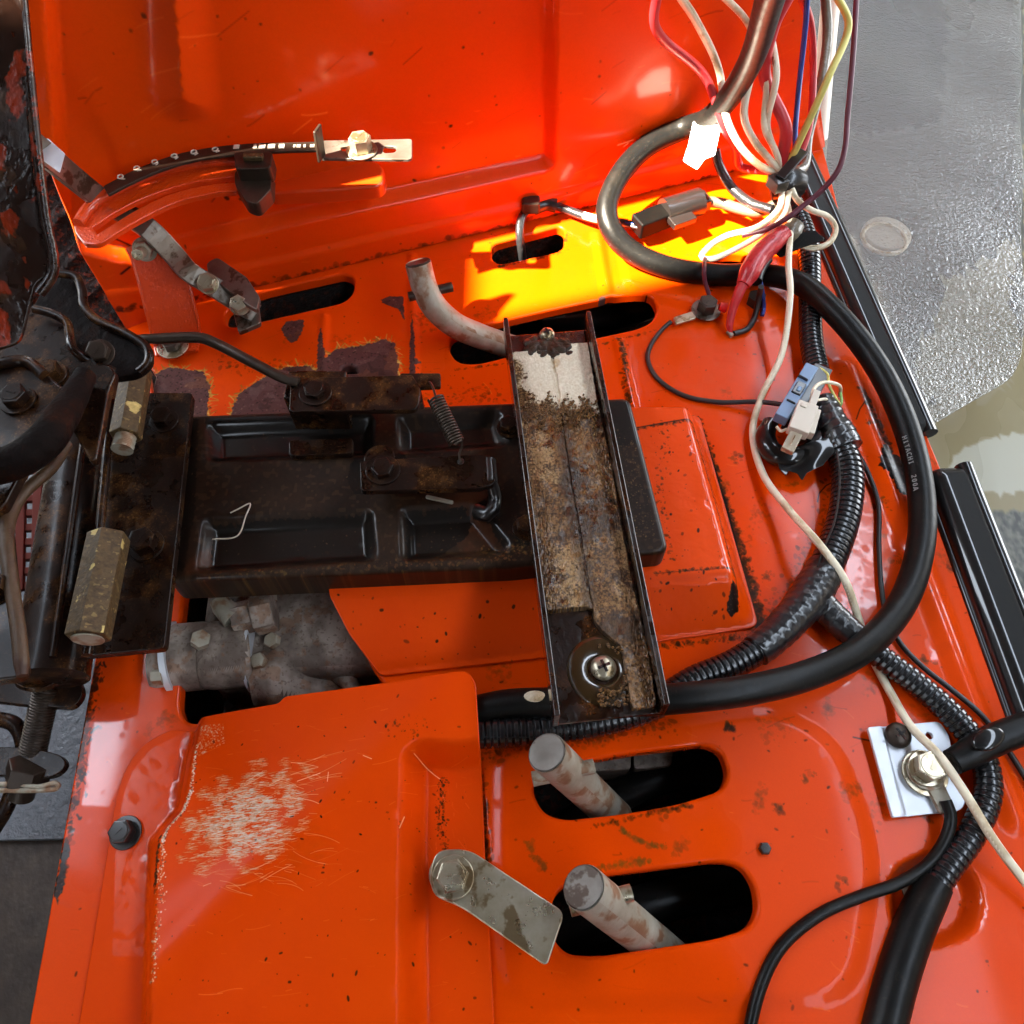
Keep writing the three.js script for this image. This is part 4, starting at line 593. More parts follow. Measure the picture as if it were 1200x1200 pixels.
// ---------------------------------------------------------------- open channel tray
{
  const hr = 0.086, t = thing('channel_tray', 'oily brown open steel channel with soaked foam strips and two screws', 'tray', V(690, 600, 0.055));
  const A = V(592, 371, hr), B = V(690, 365, hr), C = V(786, 826, hr), D = V(649, 838, hr), w0 = A.clone().add(B).multiplyScalar(0.5), w1 = C.clone().add(D).multiplyScalar(0.5), len = w0.distanceTo(w1), Zd = w1.clone().sub(w0).normalize(), hf = 0.068;
  const X = Zd.clone().cross(UP).multiplyScalar(-1), W = 0.0305; const o = w0.clone(); o.y = hf; const pl = new Pl(o, X.x > 0 ? X : X.negate(), UP);
  const box = (x0, x1, y0, y1, z0, z1, r = 0.0006) => { const g = new RoundedBoxGeometry(x1 - x0, y1 - y0, z1 - z0, 2, r); g.translate((x0 + x1) / 2, (y0 + y1) / 2, (z0 + z1) / 2); g.applyMatrix4(pl.m); return g; };
  part('floor_web', box(-W + 0.0032, W - 0.0032, -0.003, 0, 0.0008, len - 0.0006), M.trayMetal, t);
  part('side_flange', box(-W, -W + 0.0032, -0.003, hr - hf, 0, len), M.trayMetal, t); part('side_flange', box(W - 0.0032, W, -0.003, hr - hf, 0, len), M.trayMetal, t);
  const zAt = (px, py) => pl.at(px, py);
  // foam, laid in two strips with a gap between, dry felt showing at the far end
  const bump = (s, k) => (x, z) => k * (fbm(x * 9 + s, z * 9 + 2, 40, 3, 130 + s) - 0.5) * 2;
  const fL = (pts, hgt, m, name, sub, amp = 0.0007) => part(name, planUV(relief({ pl: new Pl(o.clone().setY(hf + hgt), pl.X, UP), outline: pts.map((p) => [p[0] + (rnd() - 0.5) * 0.0006, p[1]]), h: Object.assign((x, z) => amp * (fbm(x * 8 + sub, z * 8, 64, 3, 140 + sub) - 0.5) * 2 * sst(0, 0.002, W - Math.abs(x)), {}), cell: 0.0032, thick: hgt + 0.0004, r: 0.0007, under: false, tol: 9 }), FOAM), m, t, { uv: false });
  const Lz = (py, px) => pl.at(px, py)[1], z1 = Lz(418, 615), z2 = Lz(480, 640), z3 = Lz(716, 665), gx = (z) => mix(0.0005, -0.0012, z / len);
  const strip = (x0, x1, za, zb, n = 14) => { const q = []; for (let i = 0; i <= n; i++) q.push([x0(mix(za, zb, i / n)), mix(za, zb, i / n)]); for (let i = n; i >= 0; i--) q.push([x1(mix(za, zb, i / n)), mix(za, zb, i / n)]); return q; };
  const l = (z) => -W + 0.0044 + 0.0006 * Math.sin(z * 70), r = (z) => W - 0.0046 + 0.0006 * Math.sin(z * 55 + 1);
  fL(strip(l, (z) => gx(z) - 0.0016, z1, z2 + 0.002), 0.0055, M.dryFoam, 'felt_strip', 1, 0.0005); fL(strip((z) => gx(z) + 0.0022, r, z1 - 0.004, z2 + 0.002), 0.005, M.dryFoam, 'felt_strip', 2, 0.0005);
  fL(strip(l, (z) => gx(z) - 0.0008 + 0.0004 * Math.sin(z * 90), z2 + 0.0006, z3), 0.0058, M.soaked, 'foam_strip', 3);
  fL(strip((z) => gx(z) + 0.0012 + 0.001 * sst(0.1, 0.2, z) + 0.0125 * sst(0.8, 0.87, z / len), r, z2 + 0.0026, len - 0.004, 40), 0.0046, M.soaked, 'foam_strip', 4);
  fL(strip((z) => gx(z) - 0.0009, (z) => gx(z) + 0.0014, z1, len * 0.77, 10), 0.0036, M.soaked, 'oil_seam', 5, 0.0008);
  for (const sx of [-1, 1]) fL(strip((z) => sx * (W - 0.0046) - 0.0014, (z) => sx * (W - 0.0046) + 0.0014 + 0.0006 * Math.sin(z * 300), len * 0.1, len * (sx > 0 ? 0.9 : 0.75), 60), 0.0026, M.grease, 'oil_seam', 6 + sx, 0.0014);
  const screw = (px, py, rr, lab) => { const p = V(px, py, hf + (py < 500 ? 0.003 : 0.001)), s = part('screw', turnTo(latheG([[0, 0], [rr, 0], [rr, 0.0012], [rr * 0.85, 0.003], [rr * 0.5, 0.0042], [0, 0.0046]]), p, UP), M.zinc, t, { label: lab }); const c = [0.4, 1.97].map((a) => { const b = new THREE.BoxGeometry(rr * 1.0, 0.0006, rr * 0.22); b.rotateY(a); b.translate(p.x, p.y + 0.0046, p.z); return b; }); part('cross_recess', merge(c), M.bay, s); };
  screw(641, 393, 0.0054, 'far screw in a lump of grease'); screw(707, 783, 0.0072, 'near round screw in a ring of oil');
  const ring = V(707, 785, hf); part('oil_ring', turnTo(latheG([[0.0085, 0], [0.0105, 0.0014], [0.0145, 0.002], [0.0185, 0.0014], [0.0205, 0]], 40), ring, UP), M.oil, t);
  const lump = []; for (let i = 0; i < 260; i++) { const p = V(643 + (rnd() + rnd() - 1) * 27, 412 + (rnd() + rnd() - 1) * 11, hf), g = new THREE.IcosahedronGeometry(0.0009 + rnd() ** 2 * 0.0026, 1); g.scale(1 + rnd(), 0.6, 1); g.rotateY(rnd() * 6); g.translate(p.x, hf + 0.0025 + rnd() * 0.003, p.z); lump.push(g); }
  part('grease_lump', merge(lump), M.grease, t, { s: 0.03 });
  const crumb = []; for (let i = 0; i < 420; i++) { const a = rnd(), p = V(mix(700, 780, rnd()), mix(755, 826, a), hf + 0.003), q = pl.at(0, 0); const loc = p.clone().sub(o), lx = loc.dot(pl.X), lz = loc.dot(pl.Z); if (lx > W - 0.004 || lz > len - 0.003 || Math.hypot(p.x - ring.x, p.z - ring.z) < 0.012) continue; const g = new THREE.IcosahedronGeometry(0.0005 + rnd() * 0.0009, 0); g.translate(p.x, hf + 0.0008 + rnd() * 0.004 * (lz < len - 0.004 ? 1 : 0.2), p.z); crumb.push(g); }
  for (let i = 0; i < 700; i++) { const px = 614 + rnd() * 86, s = (rnd() + rnd() + rnd() - 1.5) * 16, p = V(px, 482 + s + 7 * Math.sin(px * 0.3), hf + 0.006), g = new THREE.IcosahedronGeometry(0.0003 + rnd() ** 2 * 0.0011, 0), q = p.clone().sub(o); if (Math.abs(q.dot(pl.X)) > W - 0.0046) continue; g.translate(p.x, hf + 0.0056 + rnd() * 0.0006, p.z); crumb.push(g); }
  const cm = part('foam_crumbs', merge(crumb), M.foam, t); cm.userData.kind = 'stuff';
}

const rbox = (a, b, w, hgt, up = UP, r = 0.0008) => { const ax = b.clone().sub(a), g = new RoundedBoxGeometry(ax.length(), hgt, w, 2, r), X = ax.clone().normalize(), Z = X.clone().cross(up).normalize(), Y = Z.clone().cross(X); g.applyMatrix4(new THREE.Matrix4().makeBasis(X, Y, Z).setPosition(a.clone().add(b).multiplyScalar(0.5))); return g; };
// ---------------------------------------------------------------- pins and levers
{
  const t = thing('bent_lever_pin', 'worn bent steel pin with a cross pin standing left of the tray top', 'lever pin', V(550, 380, 0));
  part('pin', vtube([[V(490, 309, 0.06), 0.0102], [V(497, 335, 0.045), 0.0102], [V(508, 358, 0.032), 0.0102], [V(530, 379, 0.017), 0.0102], [V(560, 393, 0.0), 0.0102], [V(640, 420, -0.035), 0.0102]], 24, 50), M.rust, t);
  part('end_cap', turnTo(discG(0.0098, 0.001, 0.0006), V(490, 308, 0.0606), V(490, 309, 0.06).sub(V(497, 335, 0.045))), M.bright, t);
  part('cross_pin', vtube([[V(479, 348, 0.04), 0.0038], [V(530, 336, 0.04), 0.0038]], 14, 8), M.darkSteel, t);
}
{
  const t = thing('lever_pin', 'rusty round steel pin rising from the long slot below the tray', 'lever pin', V(680, 920, 0));
  const a = V(641, 882, 0.05), b = V(722, 958, -0.05); part('pin', vtube([[a, 0.0112], [b, 0.0112]], 28, 20), M.rust, t);
  part('end_cap', turnTo(discG(0.0109, 0.0012, 0.0008), a, a.clone().sub(b)), M.bright, t);
  part('cross_pin', vtube([[V(624, 913, 0.03), 0.0042], [V(696, 898, 0.03), 0.0042]], 14, 8), M.rust, t);
}
{
  const t = thing('lever_pin', 'rusty round steel pin in the bottom slot beside the zinc link plate', 'lever pin', V(720, 1070, 0));
  const a = V(684, 1040, 0.05), b = V(790, 1125, -0.06); part('pin', vtube([[a, 0.0115], [b, 0.0115]], 28, 20), M.rust, t);
  part('end_cap', turnTo(discG(0.0112, 0.0012, 0.0008), a, a.clone().sub(b)), M.bright, t);
  part('cross_pin', vtube([[V(668, 1064, 0.03), 0.0045], [V(740, 1046, 0.03), 0.0045]], 14, 8), M.zinc, t);
}
{
  const h = 0.03, t = thing('link_plate', 'beige zinc link plate with rounded end and bolt at the lower edge', 'link plate', V(560, 1040, 0));
  part('plate', plate(level(h), [[505, 1022, 0.012], [512, 998, 0.012], [548, 996, 0.012], [575, 1014, 0.01], [660, 1070, 0.004], [640, 1130], [540, 1060, 0.02], [508, 1048, 0.012]], 0.005), M.zinc, t);
  part('spacer', turnTo(discG(0.011, 0.026), V(530, 1030, 0.002), UP), M.rust, t);
  bolt(t, V(531, 1028, h), UP, 0.0148, 0.007, M.zinc, 0.0112, M.zinc, 0.2);
}
{
  const t = thing('control_lever', 'flat grey steel lever bar passing through the orange quadrant slot', 'lever', V(200, 290, 0.05));
  const flat = (pts, w, th) => { // bar swept along a path, flat side to the viewer
    const c = new THREE.CatmullRomCurve3(pts.map((p) => V(...p)), false, 'centripetal'), n = 40, P = [], I = [];
    const nrm = V3(0.3, 0.8, 0.5).normalize();
    for (let i = 0; i <= n; i++) { const o = c.getPointAt(i / n), t = c.getTangentAt(i / n), s = t.clone().cross(nrm).normalize(), u = s.clone().cross(t).normalize(); for (const [a, b] of [[-1, 1], [-0.9, 1.25], [0.9, 1.25], [1, 1], [1, -1], [-1, -1]]) P.push(o.clone().addScaledVector(s, a * w / 2).addScaledVector(u, b * th / 2)); }
    for (let i = 0; i < n; i++) for (let k = 0; k < 6; k++) { const a = i * 6 + k, b = i * 6 + (k + 1) % 6; I.push(a, b, a + 6, b, b + 6, a + 6); }
    for (const e of [0, n * 6]) for (let k = 1; k < 5; k++) I.push(...(e ? [e, e + k, e + k + 1] : [e, e + k + 1, e + k]));
    const g = new THREE.BufferGeometry(); g.setAttribute('position', new THREE.Float32BufferAttribute(P.flatMap((p) => [p.x, p.y, p.z]), 3)); g.setIndex(I); const q = g.toNonIndexed(); q.computeVertexNormals(); return q;
  };
  const bar = part('bar', flat([[-10, 128, 0.205], [50, 178, 0.172], [125, 238, 0.113], [150, 252, 0.106], [176, 270, 0.098], [205, 300, 0.078], [222, 319, 0.062], [250, 336, 0.05], [300, 368, 0.03]], 0.0155, 0.004), M.steel, t);
  part('bare_patch', plate(level(0.1745), [[47, 165], [56, 162], [76, 180], [70, 202], [47, 185]], 0.0003, 0.001), M.alu, t);
  part('backing_plate', plate(level(0.052), [[243, 308, 0.003], [254, 302, 0.003], [288, 325], [303, 348], [300, 362], [284, 352], [245, 322]], 0.004), M.steel, t);
  part('pivot_arm', plate(level(0.03), [[270, 350], [300, 345], [304, 378], [280, 388]], 0.004), M.steel, t);
  const ax = V3(0.15, 0.85, 0.5).normalize(); bolt(t, V(244, 333, 0.055), ax, 0.0118, 0.007, M.zinc, 0.008, M.zinc); bolt(t, V(281, 358, 0.044), ax, 0.0112, 0.007, M.zinc, 0.0078, M.zinc, 0.6);
}
{
  const t = thing('strap_bracket', 'sheen pink orange strap bracket bolted down under the control lever', 'bracket', V(200, 370, 0));
  const P = [[[148, 290], [192, 276], 0.079], [[154, 302], [206, 290], 0.074], [[178, 392], [233, 384], 0.022], [[181, 404], [232, 397], 0.0062], [[184, 416], [230, 410], 0.0055]];
  const rows = []; for (let i = 0; i < P.length; i++) { const a = V(...P[i][0], P[i][2]), b = V(...P[i][1], P[i][2]); rows.push([a, b]); }
  const cl = new THREE.CatmullRomCurve3(rows.map((r) => r[0]), false, 'centripetal'), cr = new THREE.CatmullRomCurve3(rows.map((r) => r[1]), false, 'centripetal'), ps = [], I = [], n = 60;
  for (let i = 0; i <= n; i++) for (let k = 0; k <= 4; k++) { const p = cl.getPoint(i / n).lerp(cr.getPoint(i / n), k / 4); ps.push(p.x, p.y, p.z); }
  for (let i = 0; i < n; i++) for (let k = 0; k < 4; k++) { const a = i * 5 + k; I.push(a, a + 1, a + 5, a + 1, a + 6, a + 5); }
  const g = new THREE.BufferGeometry(); g.setAttribute('position', new THREE.Float32BufferAttribute(ps, 3)); g.setIndex(I); g.computeVertexNormals(); if (g.attributes.normal.getY(10) < 0) { g.index.array.reverse(); g.computeVertexNormals(); }
  const b2 = g.clone(), pp = b2.attributes.position, nn = g.attributes.normal; for (let i = 0; i < pp.count; i++) pp.setXYZ(i, pp.getX(i) - nn.getX(i) * 0.003, pp.getY(i) - nn.getY(i) * 0.003, pp.getZ(i) - nn.getZ(i) * 0.003); b2.index.array.reverse(); b2.computeVertexNormals();
  const rail = (c) => vtube(Array.from({ length: 20 }, (_, i) => [c.getPoint(i / 19).addScaledVector(UP, -0.0012), 0.0015]), 8);
  part('strap', merge([g, b2, rail(cl), rail(cr)]), M.orange, t);
  bolt(t, V(203, 407, 0.0065), UP, 0.0128, 0.006, M.bright, 0.0125, M.zinc, 0.2);
  const ax = V3(0.1, 0.5, 0.85).normalize(), c0 = V(170, 292, 0.083); bolt(t, c0, ax, 0.012, 0.007, M.rust, 0.0088, M.rust, 0.1, false); part('stud_end', turnTo(discG(0.0042, 0.011), c0.clone().addScaledVector(ax, 0.008), ax), M.zinc, t);
}
{ // quadrant: slotted orange guide on a bent edge, engraved scale, stop clip and slotted zinc stay
  const t = thing('depth_quadrant', 'curved orange quadrant with slot and pale marked scale in front of the fender', 'quadrant', V(250, 220, 0.1)), h = 0.117;
  const arc = (pts) => { const c = new THREE.CatmullRomCurve3(pts.map((p) => V3(p[0], p[1], 0))); return c.getPoints(28).map((p) => [p.x, p.y]); };
  const outer = arc([[88, 264], [98, 247], [125, 226], [165, 206], [205, 194], [245, 188], [285, 187]]), inner = arc([[285, 222], [250, 225], [205, 236], [170, 252], [140, 269], [115, 284], [100, 284]]);
  const slot = [...arc([[106, 266], [130, 250], [160, 234], [200, 219], [245, 209], [285, 205]]), ...arc([[285, 214], [245, 217], [203, 227], [165, 244], [135, 262], [113, 276]])];
  const gp = level(h); part('guide_plate', relief({ pl: gp, outline: gp.poly([...outer, ...inner, [90, 272]], 0.001), holes: [gp.poly(slot.filter((p) => p[0] < 283), 0.0008)], thick: 0.004, r: 0.001, cell: 0.006 }), M.orange, t);
  part('rolled_edge', wire(arc([[92, 262], [108, 240], [138, 221], [173, 205], [213, 194], [250, 189], [284, 188], [320, 188]]).filter((_, i) => i % 3 === 0).map((p) => [p[0], p[1], h + 0.002]), 0.0042, 12, 80), M.orange, t);
  // scale strip with its marks
  const so = arc([[122, 218], [150, 203], [180, 190], [215, 179], [255, 172], [300, 168], [340, 167], [376, 166]]), si = arc([[376, 175], [340, 176], [300, 178], [258, 182], [218, 189], [184, 200], [154, 213], [127, 227]]);
  const sp = level(h + 0.012); const strip = part('scale_strip', plate(sp, [...so, ...si], 0.002, 0.0005), M.darkSteel, t);
  const marks = [], mk = (px, py, w, d, a, ring) => { const p = V(px, py, h + 0.0123); const g = ring ? new THREE.TorusGeometry(w / 2, 0.0006, 6, 16) : new THREE.BoxGeometry(w, 0.0005, d); if (ring) g.rotateX(-Math.PI / 2); g.rotateY(a); g.translate(p.x, p.y, p.z); marks.push(g); };
  for (const [x, y] of [[141, 207], [160, 197], [181, 189.5], [204, 182.5], [227, 178], [252, 175]]) { mk(x, y, 0.0038, 0, 0, true); const p = x * 1.37; mk(x + 3, y + 2.5, 0.003, 0.0009, 0.9 + Math.sin(p)); }
  for (const [x, w] of [[277, 0.004], [300, 0.004], [306, 0.006], [318, 0.005], [330, 0.004], [345, 0.0016], [350, 0.003], [357, 0.0016], [366, 0.003]]) mk(x, 172 - (x - 277) * 0.012, w, x > 340 ? 0.003 : 0.0045, 0.05);
  part('scale_marks', merge(marks), M.cream, strip);
  part('stop_clip', merge([plate(level(h + 0.018), [[275, 178], [318, 178], [316, 196], [277, 197]], 0.012, 0.003), plate(level(h + 0.008), [[276, 200], [317, 198], [316, 222], [300, 238], [288, 234], [276, 214]], 0.011, 0.003)]), M.darkSteel, t, { label: 'dark brown stop clip with a knob' });
  part('clip_pad', new RoundedBoxGeometry(0.014, 0.004, 0.005, 2, 0.001).translate(...V(297, 184, h + 0.02).toArray()), M.gold, t);
  part('lower_flap', (() => { const p = level(0.085); return relief({ pl: p, outline: p.poly([[312, 190], [438, 190, 0.004], [446, 198, 0.004], [445, 214, 0.006], [400, 218], [320, 222], [300, 216]], 0.003), h: (x, z) => 0.0001 * x, thick: 0.012, r: 0.003, cell: 0.005 }); })(), M.orangePlain, t);
  const zp = level(h + 0.014); part('slotted_stay', relief({ pl: zp, outline: zp.poly([[376, 165], [482, 163, 0.002], [482, 186, 0.003], [378, 185]]), holes: [zp.poly([[447, 176, 0.003], [449, 170, 0.003], [464, 171, 0.003], [466, 175, 0.003], [463, 179, 0.003], [450, 180, 0.003]]), zp.poly([[398, 172, 0.002], [410, 170], [410, 178], [399, 177, 0.002]])], thick: 0.002, r: 0.0006, cell: 0.006 }), M.steel, t);
  const tb = V(377, 186, h + 0.015); part('upturned_tab', rbox(tb, tb.clone().add(V3(0.001, 0.022, -0.003)), 0.012, 0.002, V3(1, 0, 0.2), 0.0006), M.darkSteel, t);
  bolt(t, V(424, 177, h + 0.014), UP, 0.0135, 0.01, M.zinc, 0.0112, M.zinc, 0.25);
}

// ---------------------------------------------------------------- coupling seen through the opening
{
  const t = thing('cast_coupling', 'dusty grey brown cast coupling with bolts in the gap below the plate', 'coupling', V(300, 770, -0.03));
  const bx = V3(-1, 0.02, 0.1).normalize(), a = V(188, 772, -0.006), b = V(292, 764, -0.012);
  part('housing', vtube([[a, 0.0215], [V(194, 772, -0.006), 0.0225], [V(242, 768, -0.008), 0.0225], [V(246, 768, -0.008), 0.0215], [V(250, 768, -0.008), 0.0225], [V(285, 765, -0.011), 0.0225], [b, 0.020]], 36, 60), M.cast, t);
  part('end_plate', vtube([[V(201, 772, -0.005), 0.0242], [V(208, 771, -0.005), 0.0242]], 30, 6), M.alu, t);
  for (const [x, y, h] of [[200, 741, 0.008], [192, 792, 0.008], [186, 770, -0.02]]) bolt(t, V(x, y, h), bx, 0.0095, 0.0068, M.rust, null, null, 0.3);
  const oil = part('oil_cup', vtube([[V(235, 752, 0.0165), 0.0062], [V(235, 748, 0.0215), 0.0062]], 6, 3), M.rust, t);
  part('body', (() => { const g = merge([new RoundedBoxGeometry(0.13, 0.075, 0.075, 6, 0.016).rotateY(0.06).rotateZ(-0.05), new RoundedBoxGeometry(0.03, 0.085, 0.085, 5, 0.01).rotateY(0.06).translate(-0.052, 0.004, 0)]); const p = V(365, 738, -0.03); g.translate(p.x, p.y - 0.016, p.z); return g; })(), M.cast, t);
  for (const [x, y] of [[318, 702], [322, 752], [306, 776]]) bolt(t, V(x, y, -0.004), V3(-0.25, 0.95, 0.1).normalize(), 0.009, 0.006, M.rust, null, null, x);
  part('lower_boss', vtube([[V(292, 800, -0.022), 0.017], [V(312, 795, -0.024), 0.022], [V(350, 805, -0.04), 0.022], [V(420, 800, -0.06), 0.018]], 28, 30), M.cast, t);
  part('gasket', vtube([[V(299, 764, -0.018), 0.0275], [V(302, 764, -0.018), 0.0275]], 30, 4), M.alu, t);
  const e0 = V(322, 715, 0.008), e1 = V(292, 722, 0.008), ax = e1.clone().sub(e0); part('hex_union', merge([turnTo(hexG(0.024, 0.014, 0.001), e0, ax, 0.2), turnTo(hexG(0.019, 0.013, 0.001), e0.clone().addScaledVector(ax.clone().normalize(), 0.014), ax, 0.5)]), M.cast, t);
  part('fitting', vtube([[V(275, 724, 0.01), 0.0085], [V(262, 712, 0.012), 0.007], [V(256, 702, 0.014), 0.006]], 16), M.rust, t);
  part('rib_pipe', vtube([[V(396, 790, -0.03), 0.006], [V(412, 802, -0.03), 0.006], [V(414, 830, -0.04), 0.006]], 12), M.cast, t);
}

// ---------------------------------------------------------------- cables, conduits and wires
const font = await new FontLoader().loadAsync('fonts/droid/droid_sans_bold.typeface.json');
{
  const t = thing('battery_cable', 'thick black battery cable sweeping in a loop from the fender round to the tray', 'cable', V(1080, 600, 0));
  const P = [[935, -90, 0.31], [905, -10, 0.24], [878, 75, 0.155], [848, 122, 0.105], [826, 142, 0.08], [800, 151, 0.066], [760, 170, 0.058], [728, 203, 0.048], [711, 243, 0.036], [716, 268, 0.028], [735, 291, 0.018], [778, 312, 0.011], [840, 322, 0.0098], [895, 322, 0.013], [935, 331, 0.021], [975, 363, 0.027], [1022, 420, 0.022], [1056, 485, 0.017], [1077, 560, 0.0135], [1080, 630, 0.013], [1060, 702, 0.014], [1012, 759, 0.02], [950, 790, 0.026], [880, 808, 0.029], [800, 818, 0.029], [740, 822, 0.024], [650, 823, 0.017], [590, 826, 0.013], [540, 838, 0.01], [500, 850, 0.009]];
  const R = 0.0092; part('jacket', wire(P, R, 24, 260), M.rubber, t);
  const c = new THREE.CatmullRomCurve3(P.map((p) => V(...p)), false, 'centripetal'), n = 600; let k0 = 0, k1 = 0, b0 = 1e9, b1 = 1e9;
  for (let i = 0; i <= n; i++) { const p = c.getPointAt(i / n), a = p.distanceTo(V(1066, 516, 0.016)), b = p.distanceTo(V(1079, 565, 0.0135)); if (a < b0) { b0 = a; k0 = i / n; } if (b < b1) { b1 = b; k1 = i / n; } }
  const L = c.getLength(), ch = [], word = (s, k) => { let u = k; for (const w of s) {
    const p = c.getPointAt(u), tg = c.getTangentAt(u), toEye = V3(0, EYE, 0).sub(p).normalize(), side = tg.clone().cross(toEye).normalize(); let nr = side.clone().cross(tg).normalize(); if (nr.dot(toEye) < 0) nr.negate(); nr.addScaledVector(side, 0.35).normalize(); const ux = tg, uz = nr, uy = uz.clone().cross(ux).normalize();
    const g = new TextGeometry(w, { font, size: 0.0034, depth: 0.0003, curveSegments: 3, bevelEnabled: false }); g.computeBoundingBox(); g.translate(-(g.boundingBox.max.x + g.boundingBox.min.x) / 2, -0.0017, 0); g.applyMatrix4(new THREE.Matrix4().makeBasis(ux, uy, uz).setPosition(p.clone().addScaledVector(nr, R - 0.0001))); ch.push(g); u += 0.0036 / L; } };
  word('HITACHI', k0); word('200A', k1);
  part('lettering', merge(ch), std({ color: new THREE.Color().setRGB(0.22, 0.22, 0.21), roughness: 0.7 }), t);
  part('paint_smear', new THREE.SphereGeometry(0.004, 16, 10).scale(1.7, 0.4, 0.9).translate(...V(627, 816, 0.0245).toArray()), M.felt, t);
}
{
  const t = thing('upper_conduit', 'short black corrugated conduit running down from the wire bundle', 'conduit', V(950, 380, 0));
  part('corrugated_sleeve', hose([[928, 238, 0.024], [946, 285, 0.02], [949, 340, 0.013], [951, 400, 0.011], [958, 436, 0.012]], 0.0092), M.conduit, t);
}
{
  const t = thing('wiring_harness', 'black corrugated wiring conduit curving along the right side and under the tray', 'harness', V(960, 690, 0));
  part('corrugated_sleeve', hose([[976, 512, 0.016], [992, 545, 0.014], [990, 600, 0.013], [972, 655, 0.013], [955, 690, 0.013]], 0.0112, 0.0044), M.conduit, t);
  part('slit_seam', wire([[981, 528, 0.027], [984, 560, 0.025], [978, 610, 0.024], [962, 650, 0.0242], [957, 668, 0.024]], 0.0007, 6), M.bay, t);
  part('corrugated_sleeve', hose([[935, 718, 0.013], [905, 748, 0.012], [860, 778, 0.0105], [815, 797, 0.0098], [765, 826, 0.0095], [700, 846, 0.0095], [620, 856, 0.0095], [540, 860, 0.0085], [490, 862, 0.0082]], 0.0094, 0.0042), M.conduit, t);
  part('corrugated_sleeve', hose([[962, 706, 0.012], [985, 730, 0.01], [1030, 768, 0.009], [1080, 806, 0.009], [1125, 848, 0.009], [1152, 888, 0.009], [1158, 930, 0.009], [1140, 975, 0.0085], [1112, 1015, 0.006], [1092, 1044, 0.004]], 0.0078, 0.0042), M.conduit, t);
  const wrap = (px, r) => vtube(px.map((p) => [V(p[0], p[1], p[2]), p[3] ?? r]), 26, 70, true, (s, j) => 1 + 0.05 * ((s * 150 + j * 2) % 1) + 0.012 * Math.sin(s * 190 + j * 12.6));
  part('tape_wrap', wrap([[965, 470, 0.016, 0.009], [972, 490, 0.017, 0.0105], [982, 512, 0.016, 0.0132], [990, 527, 0.015, 0.0128]], 0.012), M.tape, t);
  part('tape_wrap', wrap([[968, 665, 0.013, 0.0122], [958, 684, 0.013, 0.0128], [944, 706, 0.0132, 0.0125], [925, 728, 0.013, 0.0112], [900, 752, 0.012, 0.0106], [886, 763, 0.0115, 0.0102]], 0.012), M.tape, t);
  part('tape_wrap', wrap([[952, 696, 0.012, 0.0098], [975, 721, 0.011, 0.0092], [1000, 744, 0.01, 0.0086], [1018, 758, 0.0095, 0.0083]], 0.009), M.tape, t);
  part('rubber_boot', vtube([[V(1098, 1034, 0.0045), 0.0088], [V(1085, 1056, 0.003), 0.0104], [V(1070, 1090, 0.002), 0.0108], [V(1050, 1150, 0.002), 0.0108], [V(1030, 1230, 0.002), 0.0108]], 22), M.rubber, t);
}
{
  const t = thing('cream_wire', 'long cream wire crossing the deck from the bundle to the lower right', 'wire', V(930, 500, 0.02));
  part('wire', wire([[921, 232, 0.05], [926, 262, 0.046], [924, 310, 0.042], [926, 345, 0.036], [916, 415, 0.018], [892, 466, 0.01], [882, 505, 0.007], [894, 555, 0.008], [925, 598, 0.017], [962, 640, 0.029], [990, 680, 0.02], [1006, 725, 0.0045], [1020, 766, 0.003], [1046, 816, 0.004], [1068, 852, 0.012], [1100, 885, 0.021], [1130, 928, 0.021], [1165, 985, 0.02], [1215, 1050, 0.012], [1290, 1130, 0.01]], 0.0026, 12, 260), M.wire, t);
}
{
  const t = thing('thin_black_lead', 'thin black lead curving from the hex bolt to the blue connector', 'wire', V(800, 420, 0));
  part('wire', wire([[786, 377, 0.004], [778, 384, 0.0025], [764, 402, 0.002], [759, 420, 0.002], [770, 443, 0.002], [800, 463, 0.002], [840, 471, 0.003], [890, 471, 0.009], [925, 475, 0.022]], 0.0019, 8, 80), M.blackWire, t);
  part('ring_terminal', merge([turnTo(discG(0.0098, 0.0012), V(827, 366, 0.0025), UP), plate(level(0.005), [[790, 372], [815, 364], [815, 372], [792, 379]], 0.002, 0.001)]), M.zinc, t);
  bolt(t, V(827, 364, 0.0037), UP, 0.0138, 0.0095, M.darkSteel, 0.0122, M.steel, 0.15);
}
{
  const t = thing('thin_side_lead', 'thin black lead along the right side behind the big cable', 'wire', V(1030, 640, 0));
  part('wire', wire([[1000, 522, 0.006], [1018, 556, 0.004], [1029, 590, 0.003], [1030, 640, 0.003], [1033, 690, 0.003], [1040, 725, 0.003], [1056, 755, 0.003], [1082, 782, 0.004], [1120, 812, 0.005], [1150, 838, 0.005], [1175, 870, 0.004], [1215, 935, 0.003], [1250, 1010, 0.003]], 0.0018, 8, 140), M.blackWire, t);
}
